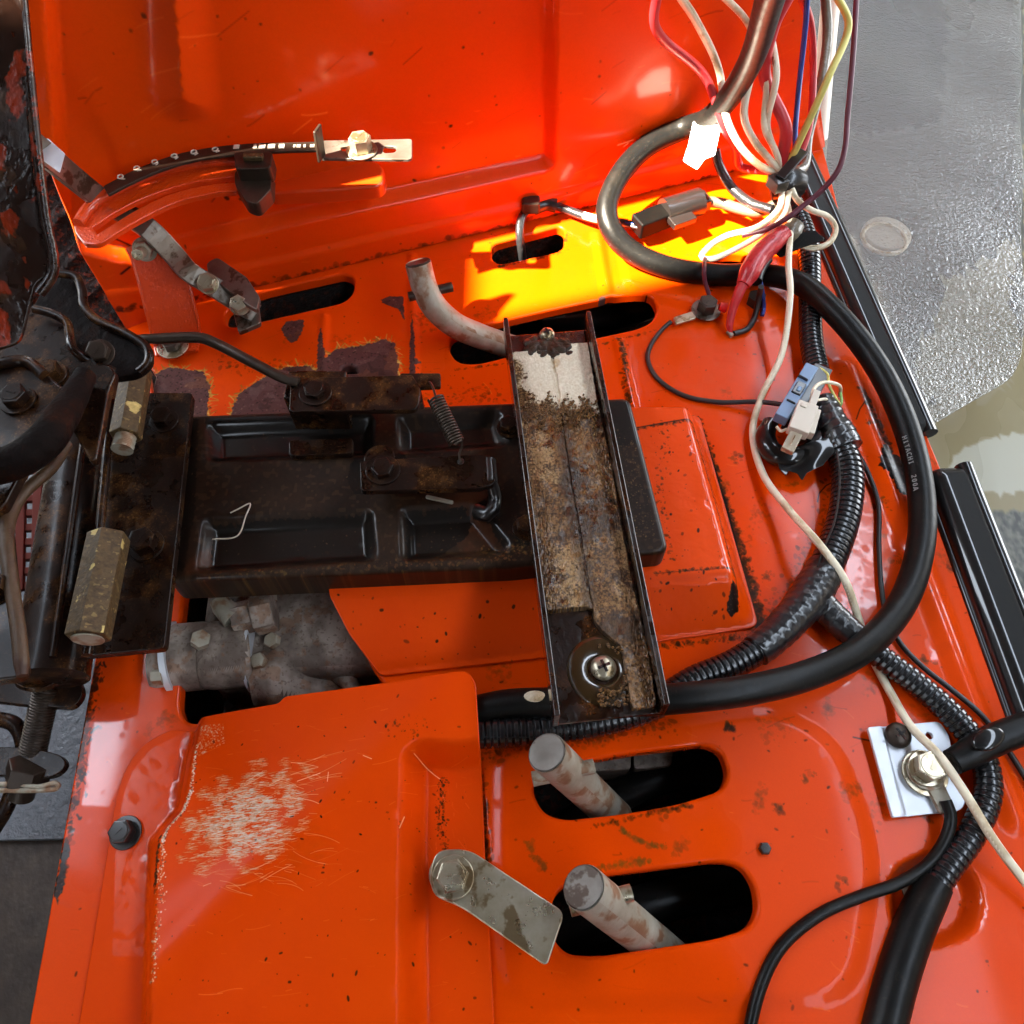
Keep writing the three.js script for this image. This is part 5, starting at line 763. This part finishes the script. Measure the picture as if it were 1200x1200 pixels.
{ // silver ground plate, lug cable
  const h = 0.007, t = thing('ground_plate', 'silver earth plate with a screw and a bolted ring terminal', 'plate', V(1075, 900, 0));
  const pl = level(h), hole = (px, py, r) => { const [x, z] = pl.at(px, py), o = []; for (let i = 0; i < 14; i++) { const a = i / 14 * 6.2832; o.push([x + Math.cos(a) * r, z + Math.sin(a) * r]); } return o; };
  const gr = (() => { const a = pl.at(1034, 852), b = pl.at(1061, 956), dx = b[0] - a[0], dz = b[1] - a[1], l = Math.hypot(dx, dz); return (x, z) => { const d = ((x - a[0]) * dz - (z - a[1]) * dx) / l; return -0.0022 * sst(0.0005, -0.0012, -d); }; })();
  part('plate', relief({ pl, outline: pl.poly([[1018, 853, 0.001], [1103, 845, 0.003], [1114, 862, 0.003], [1118, 890], [1133, 940, 0.004], [1127, 948, 0.003], [1047, 957, 0.001]]), holes: [hole(1091, 861, 0.0027)], h: gr, thick: 0.0022, r: 0.0006, cell: 0.004 }), M.alu, t);
  const p = V(1052, 862, h), s = part('pan_screw', turnTo(latheG([[0, 0], [0.0078, 0], [0.0078, 0.0015], [0.0066, 0.0036], [0.004, 0.0048], [0, 0.0052]]), p, UP), M.darkSteel, t); part('cross_recess', merge([0.5, 2.07].map((a) => { const b = new THREE.BoxGeometry(0.0075, 0.001, 0.0014); b.rotateY(a); b.translate(p.x, p.y + 0.005, p.z); return b; })), M.bay, s);
  part('large_washer', turnTo(discG(0.0136, 0.0016), V(1083, 906, h), UP), M.zinc, t);
  part('ring_terminal', merge([turnTo(discG(0.0112, 0.0018), V(1084, 904, h + 0.0018), UP), plate(level(h + 0.003), [[1088, 922], [1104, 916], [1118, 946], [1104, 952]], 0.003, 0.001)]), M.rust, t);
  bolt(t, V(1084, 901, h + 0.0036), UP, 0.0152, 0.0085, M.zinc, 0.0105, M.zinc, 0.35);
  part('lead', wire([[1108, 938, 0.012], [1114, 955, 0.011], [1110, 978, 0.009], [1090, 1010, 0.006], [1055, 1034, 0.005], [1010, 1050, 0.004], [960, 1072, 0.004], [915, 1110, 0.004], [890, 1160, 0.004], [870, 1250, 0.004]], 0.0034, 12, 60), M.rubber, t);
}
{
  const t = thing('lug_cable', 'flat black sleeved cable lug reaching in from the right edge to the silver plate', 'cable', V(1160, 870, 0.015));
  const A = V(1116, 893, 0.016), B = V(1168, 866, 0.02), C = V(1300, 815, 0.03), ax = B.clone().sub(A), q = new THREE.Quaternion().setFromUnitVectors(V3(1, 0, 0), ax.clone().normalize());
  const g = vtube([[A, 0.0075], [A.clone().lerp(B, 0.5), 0.0088], [B, 0.0094], [V(1215, 848, 0.024), 0.009], [C, 0.009]], 22, 40); part('sleeve', g, M.rubber, t);
  part('sleeve_mouth', turnTo(discG(0.0066, 0.0006), A, ax.clone().negate()), M.bay, t);
  const ov = new THREE.SphereGeometry(0.008, 20, 12).scale(1.3, 0.35, 0.75).applyQuaternion(q); const p = V(1158, 866, 0.029); ov.translate(p.x, p.y, p.z); part('crimp_dent', ov, M.gloss, t);
  part('lug_tongue', plate(level(0.0145), [[1085, 900], [1110, 884], [1124, 896], [1100, 914]], 0.0025, 0.003), M.zinc, t);
}
// connectors by the conduit end
{
  const t = thing('blue_connector', 'blue grey slim plug connector with a latch window below the conduit', 'connector', V(930, 465, 0.015));
  part('housing', rbox(V(950, 432, 0.028), V(914, 492, 0.03), 0.0098, 0.009), M.blueGrey, t);
  part('shell', rbox(V(962, 436, 0.018), V(928, 500, 0.02), 0.014, 0.014), M.black, t);
  part('latch_window', rbox(V(940, 449, 0.0335), V(932, 462, 0.0335), 0.007, 0.003), M.black, t); part('latch_key', rbox(V(938, 453, 0.0352), V(935, 458, 0.0352), 0.003, 0.0012), M.blueGrey, t);
  part('split_line', rbox(V(921, 470, 0.0325), V(931, 475, 0.0325), 0.0012, 0.006), M.black, t); part('split_line', rbox(V(935, 441, 0.033), V(946, 447, 0.033), 0.0012, 0.005), M.black, t);
}
{
  const t = thing('cream_connector', 'cream two pole plug lying on the black rubber boot', 'connector', V(940, 495, 0.03));
  part('housing', rbox(V(946, 476, 0.036), V(934, 508, 0.036), 0.0145, 0.009), M.cream, t);
  part('housing_step', rbox(V(951, 481, 0.031), V(943, 509, 0.031), 0.012, 0.008), M.cream, t);
  part('neck', rbox(V(957, 459, 0.038), V(950, 479, 0.037), 0.0052, 0.005), M.cream, t);
  part('tail', rbox(V(934, 506, 0.034), V(922, 529, 0.03), 0.009, 0.007), M.translucent, t); part('contact', rbox(V(932, 510, 0.0378), V(926, 522, 0.036), 0.0012, 0.001), M.zinc, t);
  part('latch', rbox(V(938, 474, 0.04), V(945, 477, 0.04), 0.004, 0.003), M.cream, t);
  part('cream_lead', wire([[951, 466, 0.036], [955, 454, 0.036], [966, 448, 0.033], [980, 450, 0.028], [985, 455, 0.02], [984, 465, 0.014]], 0.0014, 8), M.wire, t);
}
{
  const t = thing('rubber_boot', 'black folded rubber boot with torn tape below the connectors', 'boot', V(930, 530, 0));
  part('sleeve', wire([[903, 495, 0.012, 0.006], [897, 512, 0.012, 0.0075], [905, 530, 0.012, 0.008], [925, 537, 0.012, 0.008], [950, 528, 0.012, 0.007], [968, 505, 0.014, 0.006]], 0.0075, 16, 50), M.gloss, t);
  part('inner', wire([[930, 500, 0.008, 0.01], [945, 505, 0.008, 0.011], [965, 495, 0.008, 0.01]], 0.01, 16), M.black, t);
  const fp = new Pl(V(940, 535, 0.018), V3(1, 0.12, -0.5), V3(-0.1, 0.95, 0.35)); part('tape_flap', relief({ pl: fp, outline: fp.poly([[912, 540], [925, 530], [945, 520], [972, 512], [978, 528], [964, 545], [945, 554], [941, 562], [935, 554], [924, 551], [921, 557], [914, 549]], 0.001), h: (x, z) => 0.0016 * Math.sin(x * 160 + z * 70) + 0.0012 * Math.sin(z * 300), thick: 0.0008, r: 0.0003, cell: 0.003 }), M.gloss, t);
  for (const [m, q] of [[M.yellowWire, [[960, 431, 0.024], [969, 438, 0.025], [972, 452, 0.025], [979, 466, 0.023], [984, 474, 0.02]]], [M.greenWire, [[985, 460, 0.02], [986, 472, 0.018], [982, 480, 0.014]]], [M.wire, [[958, 469, 0.03], [968, 468, 0.026], [975, 476, 0.018]]], [M.wire, [[910, 500, 0.03], [915, 505, 0.03], [922, 503, 0.03]]]]) part('lead', wire(q, 0.0011, 8), m, t);
}
{ // dark inline connector by the fender
  const t = thing('inline_connector', 'dark brown inline plug connector beside the fender in the sunlight', 'connector', V(790, 250, 0.02));
  part('plug_body', rbox(V(745, 266, 0.02), V(786, 250, 0.02), 0.0175, 0.016, UP, 0.002), M.blackDust, t); part('socket_body', vtube([[V(778, 249, 0.024), 0.0118], [V(820, 236, 0.024), 0.0118]], 20, 8), M.black, t);
  part('latch_tab', rbox(V(786, 262, 0.024), V(812, 253, 0.024), 0.012, 0.006), M.black, t); part('tail_shell', rbox(V(806, 241, 0.022), V(829, 234, 0.022), 0.016, 0.012, UP, 0.002), M.black, t);
  for (const k of [-1, 0, 1]) part('lead', wire([[748, 264 + k * 3, 0.02], [735, 262 + k * 2, 0.018], [722, 259, 0.014], [705, 257, 0.012]], 0.0016, 8), k ? M.blackWire : M.blueWire, t);
  part('sheathed_lead', wire([[735, 262, 0.016], [712, 259, 0.013], [690, 255, 0.011], [665, 246, 0.01], [650, 241, 0.011], [636, 239, 0.012], [620, 244, 0.012], [611, 256, 0.011], [609, 275, 0.004], [611, 292, -0.008], [614, 312, -0.03]], 0.0038, 12, 90), M.tape, t);
  part('bare_spot', wire([[684, 252.5, 0.0128], [696, 256, 0.0138], [706, 258, 0.0145]], 0.0034, 10), M.cream, t);
  part('clamp_sleeve', wire([[626, 244, 0.013], [640, 239, 0.014], [652, 241, 0.013]], 0.0062, 12), M.black, t); part('clamp', new RoundedBoxGeometry(0.016, 0.012, 0.012, 2, 0.002).translate(...V(622, 240, 0.02).toArray()), M.darkSteel, t);
  part('tail_lead', wire([[826, 236, 0.022], [845, 238, 0.022], [868, 245, 0.024], [890, 248, 0.028], [912, 236, 0.038], [922, 222, 0.045]], 0.0046, 12), M.brownTape, t);
}
{ // wires that leave through the top
  const t = thing('wire_bundle', 'cream, red and brown wires gathered by a black cable tie at the upper right', 'wires', V(920, 215, 0.05));
  const K = [920, 214, 0.055], fan = (x, y, h, m, r0, mid) => { const r = r0 * 0.85, e = mid && mid.length ? mid[mid.length - 1] : K, wob = [0.25, 0.5, 0.75].map((t) => [mix(e[0], x, t) + (rnd() - 0.5) * 46, mix(e[1], y, t), mix(e[2], h, t) + (rnd() - 0.5) * 0.012]); return part('wire', wire([[K[0] + rnd() * 8 - 4, K[1] + 6, K[2]], [K[0] + rnd() * 10 - 6, K[1] - 8, K[2] + 0.006], ...[...(mid || []), ...wob, [x, y, h]].map((p) => [p[0], p[1], p[0] < 965 ? Math.max(p[2], 0.018 - wallPl.at(p[0], p[1])[1]) : p[2]])], r, 10, 80), m, t); };
  fan(770, -90, 0.2, M.wire, 0.0036, [[893, 196, 0.07], [868, 172, 0.085], [852, 140, 0.1]]); fan(880, -90, 0.21, M.wire, 0.0036, [[900, 185, 0.078], [884, 165, 0.09], [872, 135, 0.11]]); fan(836, -90, 0.22, M.wire, 0.003, [[908, 175, 0.085], [896, 150, 0.1]]); fan(930, -90, 0.22, M.wire, 0.0032, [[910, 180, 0.08], [899, 148, 0.1]]);
  fan(905, -90, 0.23, M.redWire, 0.0058, [[917, 185, 0.075], [921, 150, 0.1]]); fan(1010, -90, 0.22, M.yellowWire, 0.0034, [[930, 180, 0.08], [944, 150, 0.1]]); fan(960, -90, 0.21, M.blueWire, 0.0026, [[930, 185, 0.072], [932, 150, 0.09]]); fan(945, -90, 0.18, M.redWire, 0.0035, [[935, 185, 0.07], [948, 150, 0.085]]);
  fan(975, -90, 0.16, M.brownTape, 0.005, [[942, 195, 0.055], [947, 160, 0.065]]); fan(720, -90, 0.19, M.redWire, 0.0042, [[868, 195, 0.04], [862, 170, 0.07], [850, 152, 0.09]]);
  part('taped_branch', wire([[838, 176, 0.06], [842, 192, 0.05], [856, 218, 0.036], [880, 238, 0.034], [905, 246, 0.038]], 0.0042, 12), M.tape, t);
  for (const q of [[[917, 222, 0.058], [912, 245, 0.055], [890, 265, 0.045], [850, 277, 0.03], [832, 288, 0.024], [822, 301, 0.02], [832, 304, 0.02], [862, 292, 0.028], [895, 272, 0.04], [917, 252, 0.05], [925, 225, 0.058]], [[928, 222, 0.058], [934, 234, 0.055], [950, 246, 0.05], [970, 254, 0.045], [979, 268, 0.04], [972, 284, 0.036], [955, 291, 0.034], [935, 287, 0.034]]]) part('wire_loop', wire(q, 0.0025, 10, 90), M.wire, t);
  part('thin_maroon_lead', wire([[1008, -90, 0.18], [1000, 60, 0.14], [993, 140, 0.11], [990, 175, 0.1], [982, 200, 0.09], [962, 224, 0.075], [940, 242, 0.065], [922, 256, 0.058], [900, 268, 0.045], [870, 276, 0.035]], 0.0022, 10, 80), M.maroon, t);
  part('cable_tie', merge([vtube([[V(902, 220, 0.05), 0.011], [V(922, 214, 0.055), 0.0125], [V(938, 216, 0.052), 0.011]], 12, 8), rbox(V(904, 217, 0.066), V(918, 212, 0.066), 0.014, 0.01, UP, 0.001)]), M.black, t); part('tie_tail', rbox(V(914, 208, 0.072), V(942, 176, 0.082), 0.0085, 0.0018), M.black, t);
  part('tape_collar', wire([[934, 262, 0.044, 0.007], [925, 274, 0.04, 0.009], [914, 284, 0.036, 0.009]], 0.008, 16), M.brownTape, t);
  part('rubber_flap', plate(new Pl(V(930, 285, 0.04), V3(1, 0.2, 0), V3(-0.2, 1, 0.3)), [[908, 294], [925, 278], [955, 270], [966, 280], [940, 288], [915, 300]], 0.002), M.rubber, t);
}
{
  const t = thing('red_taped_lead', 'red taped wire hanging from the bundle with a red terminal sleeve', 'wire', V(875, 330, 0.02));
  part('taped_section', wire([[920, 272, 0.046, 0.007], [905, 285, 0.043, 0.0085], [890, 300, 0.04, 0.0085], [879, 318, 0.036, 0.0085], [871, 334, 0.031, 0.006]], 0.008, 16), M.redTape, t);
  part('wire', wire([[874, 326, 0.033, 0.0052], [866, 343, 0.027, 0.0042], [859, 362, 0.017, 0.0034], [855, 380, 0.008, 0.003], [856, 390, 0.003, 0.0018]], 0.004, 12), M.redWire, t);
  part('terminal_sleeve', vtube([[V(843, 359, 0.012), 0.0034], [V(851, 361, 0.011), 0.0042]], 12, 4), M.redPlastic, t);
  part('wire_end', wire([[853, 388, 0.003], [858, 394, 0.002]], 0.0022, 8), M.rust, t);
  part('black_wire', wire([[892, 336, 0.03], [890, 345, 0.02], [884, 372, 0.004], [875, 386, 0.003], [860, 391, 0.003]], 0.0024, 10), M.blackWire, t);
  part('thin_lead', wire([[826, 303, 0.022], [825, 318, 0.026], [826, 330, 0.018], [831, 345, 0.009]], 0.0018, 8), M.maroon, t);
}
{
  const t = thing('blue_lead', 'short blue lead under a black rubber cap at the second hex bolt', 'wire', V(890, 345, 0));
  part('rubber_cap', wire([[899, 303, 0.028, 0.005], [889, 314, 0.027, 0.0065], [886, 330, 0.026, 0.005]], 0.006, 14), M.rubber, t);
  part('wire', wire([[891, 330, 0.022], [894, 345, 0.015], [895, 362, 0.004], [893, 370, 0.003]], 0.0018, 8), M.blueWire, t);
}
{
  const t = thing('paper_tag', 'blank white paper tag folded over a wire against the fender', 'tag', V(822, 175, 0.07));
  const pl = new Pl(V(822, 172, 0.075), V3(1, 0.25, 0.1), V3(-0.35, 0.85, 0.4)); part('tag', relief({ pl, outline: pl.poly([[812, 140], [846, 148], [843, 160], [838, 184], [826, 188], [817, 199], [800, 186], [806, 168]], 0.001), h: (x, z) => 0.003 * Math.sin(x * 120 + z * 40), thick: 0.0005, r: 0.0002, cell: 0.004 }), M.paper, t);
}

// ---------------------------------------------------------------- dark frame at the left
{
  const t = thing('seat_frame', 'greasy black seat hinge frame of bent plates filling the left edge', 'frame', V(60, 450, 0.1));
  const bent = (px, h, th, amp, k) => { const pl = level(h); return relief({ pl, outline: pl.poly(px, 0.004), h: (x, z) => amp * Math.sin((x * k[0] + z * k[1]) + k[2]), thick: th, r: 0.0015, cell: 0.007 }); };
  const sp = new Pl(V(58, 300, 0.2), V3(1, 0, -0.9), V3(0.5, 0.62, 0.6));
  part('side_sheet', relief({ pl: sp, outline: sp.poly([[-70, -60], [18, -60], [40, 160], [51, 250], [62, 318], [40, 330], [22, 400], [-70, 430]], 0.004), h: (x, z) => 0.003 * Math.sin(x * 40 + z * 14) + 0.002 * Math.sin(z * 55), thick: 0.004, r: 0.0015, cell: 0.007 }), M.sheetRedSpots, t);
  part('side_edge', vtube([[20, -60], [41, 160], [52, 250], [62, 318], [46, 345]].map((p) => { const q = sp.at(p[0], p[1]); return [sp.w(q[0], 0.001, q[1]), 0.0028]; }), 10), M.sheetRedSpots, t);
  part('upper_channel', bent([[62, 322], [92, 328, 0.008], [97, 352, 0.006], [104, 368, 0.006], [150, 392, 0.01], [174, 405, 0.012], [174, 424, 0.01], [160, 436, 0.004], [130, 440], [80, 410], [40, 362]], 0.125, 0.005, 0.0004, [90, 60, 1]), M.frame, t);
  part('channel_rim', wire([[60, 320, 0.132], [88, 324, 0.131], [96, 340, 0.13], [99, 360, 0.13], [112, 374, 0.129], [150, 392, 0.128], [172, 408, 0.127], [174, 424, 0.126], [163, 436, 0.124]], 0.0028, 10), M.oily, t);
  part('lower_rim', wire([[40, 362, 0.15], [62, 368, 0.149], [78, 378, 0.148], [82, 395, 0.146], [88, 412, 0.145], [134, 436, 0.13]], 0.0026, 10), M.oily, t);
  part('lower_channel', bent([[-40, 345], [40, 362], [74, 376, 0.006], [82, 405, 0.006], [134, 436], [125, 455], [108, 540], [70, 470], [-40, 500]], 0.142, 0.005, 0.0006, [50, 70, 2]), M.oily, t);
  part('swing_plate', bent([[-60, 430], [30, 420], [70, 455], [98, 462], [60, 498], [40, 525], [18, 560, 0.02], [0, 596], [-60, 610]], 0.155, 0.006, 0.0006, [60, 40, 0]), M.oily, t);
  part('curved_edge', wire([[78, 520, 0.13], [60, 548, 0.135], [30, 575, 0.14], [10, 602, 0.145, 0.0045], [8, 640, 0.15], [14, 690, 0.15], [21, 735, 0.15], [25, 775, 0.149], [26, 792, 0.148, 0.0025]], 0.0034, 12), M.lip, t);
  part('outer_plate', bent([[-60, 600], [5, 604], [14, 690], [24, 790], [-60, 800]], 0.148, 0.006, 0.0008, [50, 30, 0]), M.oily, t);
  
  const st = part('threaded_rod', vtube([[V(146, 405, 0.105), 0.0064], [V(142, 440, 0.088), 0.0064]], 16, 60, true, (s) => 1 + 0.08 * Math.sin(s / 0.0014 * 6.283)), M.darkSteel, t);
  bolt(t, V(118, 414, 0.14), V3(0.2, 0.9, 0.4).normalize(), 0.011, 0.006, M.darkSteel, 0.008, M.darkSteel);
  // drooping grease cloth hose
  part('greasy_hose', wire([[-40, 556, 0.17, 0.0085], [20, 540, 0.172, 0.0088], [52, 517, 0.17, 0.009], [70, 492, 0.165, 0.0085], [84, 470, 0.155, 0.0075], [100, 440, 0.15, 0.006]], 0.01, 16, 60), M.frame, t);
  for (const [x, y, h] of [[22, 470, 0.155], [60, 440, 0.142], [-4, 690, 0.148]]) bolt(t, V(x, y, h), UP, 0.012, 0.006, M.oily, 0.0095, M.oily, x * 0.1);
  part('weld_bead', wire([[-20, 432, 0.158], [10, 424, 0.158], [32, 424, 0.157], [52, 440, 0.156]], 0.0032, 8), M.oily, t);
}
{
  const t = thing('hinge_lug', 'dark hinge lug with a threaded bolt and hex nut at the lower left', 'hinge lug', V(40, 850, -0.030));
  const lug = (pts, h, th) => plate(level(h - 0.06), pts, th, 0.01);
  part('upper_lug', lug([[-60, 778], [60, 784], [92, 796, 0.02], [96, 815, 0.02], [84, 829, 0.02], [40, 826], [-60, 815]], 0.07, 0.005), M.oily, t);
  part('lug_washer', turnTo(discG(0.017, 0.004), V(52, 788, 0.018), V3(0.1, 0.8, -0.4)), M.oily, t);
  part('threaded_bolt', vtube([[V(55, 806, 0.010), 0.0078], [V(38, 882, -0.010), 0.0078]], 18, 120, true, (s) => 1 + 0.06 * Math.sin(s / 0.0018 * 6.283)), M.darkSteel, t);
  part('lower_lug', lug([[-60, 874], [40, 878], [70, 886, 0.012], [77, 895, 0.012], [68, 906, 0.01], [55, 910], [-60, 905]], 0.055, 0.005), M.oily, t);
  const a = V(36, 894, -0.004), b = V(30, 918, -0.013); part('hex_nut', turnTo(hexG(0.022, 0.013, 0.001), a, b.clone().sub(a).normalize(), 0.2), M.darkSteel, t);
  part('bolt_tip', vtube([[V(29, 918, -0.014), 0.0075], [V(25, 935, -0.020), 0.0072]], 16, 8), M.darkSteel, t);
  part('wire_clip', wire([[-40, 921, -0.004], [20, 919, -0.003], [45, 922, -0.003], [66, 918, -0.003], [68, 923, -0.004], [45, 926, -0.004], [-10, 926, -0.004]], 0.0016, 8), M.rust, t);
  part('side_rod', wire([[-20, 840, -0.020], [18, 850, -0.020], [28, 880, -0.025], [10, 940, -0.030], [-20, 990, -0.040]], 0.005, 12), M.oily, t);
}
{
  const t = thing('grimy_tyre', 'dirt caked dark rubber tread behind the left end of the fender', 'tyre', V(70, 280, -0.1));
  const pl = new Pl(V(70, 300, -0.05), V3(1, 0, -0.2), V3(0, 0.75, 0.65)); part('tread', relief({ pl, outline: pl.poly([[-60, 60], [60, 120], [130, 300], [190, 460], [120, 520], [-60, 500]]), h: (x, z) => 0.012 * (fbm(x * 3 + 5, z * 3 + 5, 30, 4, 170) - 0.5) + 0.008 * sst(0.2, 0.5, Math.sin(x * 90 + z * 160)), thick: 0.02, cell: 0.006 }), M.grit, t);
}

// ---------------------------------------------------------------- right side: black edge trims, floor, clear sheet
{
  const trim = (name, label, a, b, w, hh) => { const t = thing(name, label, 'edge trim', a.clone().lerp(b, 0.5), 'black edge trims on the right'); part('trim_bar', rbox(a, b, w, hh, UP, hh * 0.46), M.gloss, t); const up = UP.clone(), s = b.clone().sub(a).normalize().cross(up); part('raised_bead', vtube([[a.clone().addScaledVector(s, -w * 0.34).addScaledVector(UP, hh / 2 - 0.006), 0.0062], [b.clone().addScaledVector(s, -w * 0.34).addScaledVector(UP, hh / 2 - 0.006), 0.0062]], 14, 8), M.gloss, t); part('outer_lip', vtube([[a.clone().addScaledVector(s, w * 0.5).addScaledVector(UP, 0.0), 0.0026], [b.clone().addScaledVector(s, w * 0.5).addScaledVector(UP, 0.0), 0.0026]], 10, 8), M.gloss, t); };
  trim('edge_trim', 'upper glossy black rubber edge trim beside the clear panel', V(930, 180, 0.0), V(1074, 512, 0.0), 0.026, 0.018);
  trim('edge_trim', 'lower glossy black rubber edge trim beside the painted floor', V(1106, 552, 0.0), V(1222, 860, 0.0), 0.034, 0.024);
}
{
  const h = -0.3, cv = document.createElement('canvas'); cv.width = cv.height = 1024; const g = cv.getContext('2d'), R = [0.1, -2.6, 1.5, 2.9];
  const im = g.createImageData(1024, 1024); for (let j = 0; j < 1024; j++) for (let i = 0; i < 1024; i++) { const k = fbm(i / 1024, j / 1024, 12, 6, 180), f = hash(i, j, 9), o = (j * 1024 + i) * 4, q = lerp3([84, 84, 78], [112, 110, 100], k); for (let c = 0; c < 3; c++) im.data[o + c] = q[c] + (f - 0.5) * 16; im.data[o + 3] = 255; } g.putImageData(im, 0, 0);
  const w = new Wear(g, (px, py) => { const [x, z] = P2(px, py, h); return [(x - R[0]) / R[2] * 1024, (z - R[1]) / R[3] * 1024]; }, 1);
  const blot = (poly, c, amp) => { const o = w.jag(poly, amp, 4); w.path(o); g.fillStyle = c; g.fill(); };
  blot([[1040, 430], [1260, 380], [1260, 600], [1140, 600], [1080, 520]], '#857a5c', 3); blot([[1112, 545], [1125, 530], [1170, 512], [1210, 505], [1260, 520], [1260, 575], [1180, 582], [1128, 580]], '#a8a595', 5);
  blot([[900, -200], [1190, -200], [1190, 400], [1080, 480], [960, 420]], '#4c4843', 6); blot([[1110, 330], [1190, 280], [1190, 460], [1090, 470], [1070, 420]], '#8a8168', 12); blot([[960, -100], [1120, -100], [1100, 140], [1000, 160]], '#322c2c', 14);
  w.specks([[1100, 600], [1260, 600], [1260, 760]], 500, { c: [60, 62, 60], r: [0.5, 2] });
  blot([[1200, -40], [1500, -40], [1500, 440], [1200, 430]], '#8a8062', 3);
  const m = std({ map: canvasTex(cv), roughness: 0.5, roughnessMap: roughVar, bumpMap: noiseBump, bumpScale: 0.0006 });
  const geo = new THREE.PlaneGeometry(R[2], R[3]); geo.rotateX(-Math.PI / 2); geo.translate(R[0] + R[2] / 2, h, R[1] + R[3] / 2);
  const mm = new THREE.Mesh(planUV(geo, R), m); mm.name = 'floor'; mm.userData = { kind: 'structure', label: 'grey floor with worn beige and white paint patches' }; mm.castShadow = mm.receiveShadow = true; scene.add(mm);
}
{
  const t = thing('clear_sheet', 'smoky rippled clear panel over the floor at the upper right', 'clear panel', V(1100, 300, -0.2)), pl = level(-0.2);
  const sm = phy({ color: new THREE.Color().setRGB(0.5, 0.485, 0.45), specularIntensity: 1, transmission: 0.8, thickness: 0, roughness: 0.24, ior: 1.5, bumpMap: rippleBump, bumpScale: 0.0026 });
  part('sheet', relief({ pl, outline: pl.poly([[930, -60], [1196, -60], [1199, 415, 0.02], [1188, 440, 0.02], [1076, 508, 0.01], [1000, 420], [940, 200]], 0.002), h: (x, z) => 0.012 * (fbm(x * 0.9 + 3, z * 0.9 + 3, 6, 2, 190) - 0.5) + 0.003 * Math.sin(x * 24 - z * 18), thick: 0.001, r: 0.0004, cell: 0.008, under: false, tol: 9 }), sm, t, { s: 0.14 });
  const d = thing('pale_disc', 'pale round cap lying under the clear panel', 'cap', V(1036, 278, -0.29)); part('cap', turnTo(discG(0.034, 0.012, 0.003), V(1036, 280, -0.297), UP), M.cream, d); part('rim', new THREE.TorusGeometry(0.03, 0.003, 8, 30).rotateX(Math.PI / 2).translate(...V(1036, 280, -0.285).toArray()), M.felt, d);
  const p = thing('beige_post', 'beige post behind the wire bundle seen through the clear panel', 'post', V(960, 180, -0.25)); part('post', vtube([[V(955, 215, -0.25), 0.012], [V(968, 60, -0.12), 0.012], [V(985, -110, 0.02), 0.012]], 16, 8), M.cream, p); 
}

renderer.render(scene, camera);
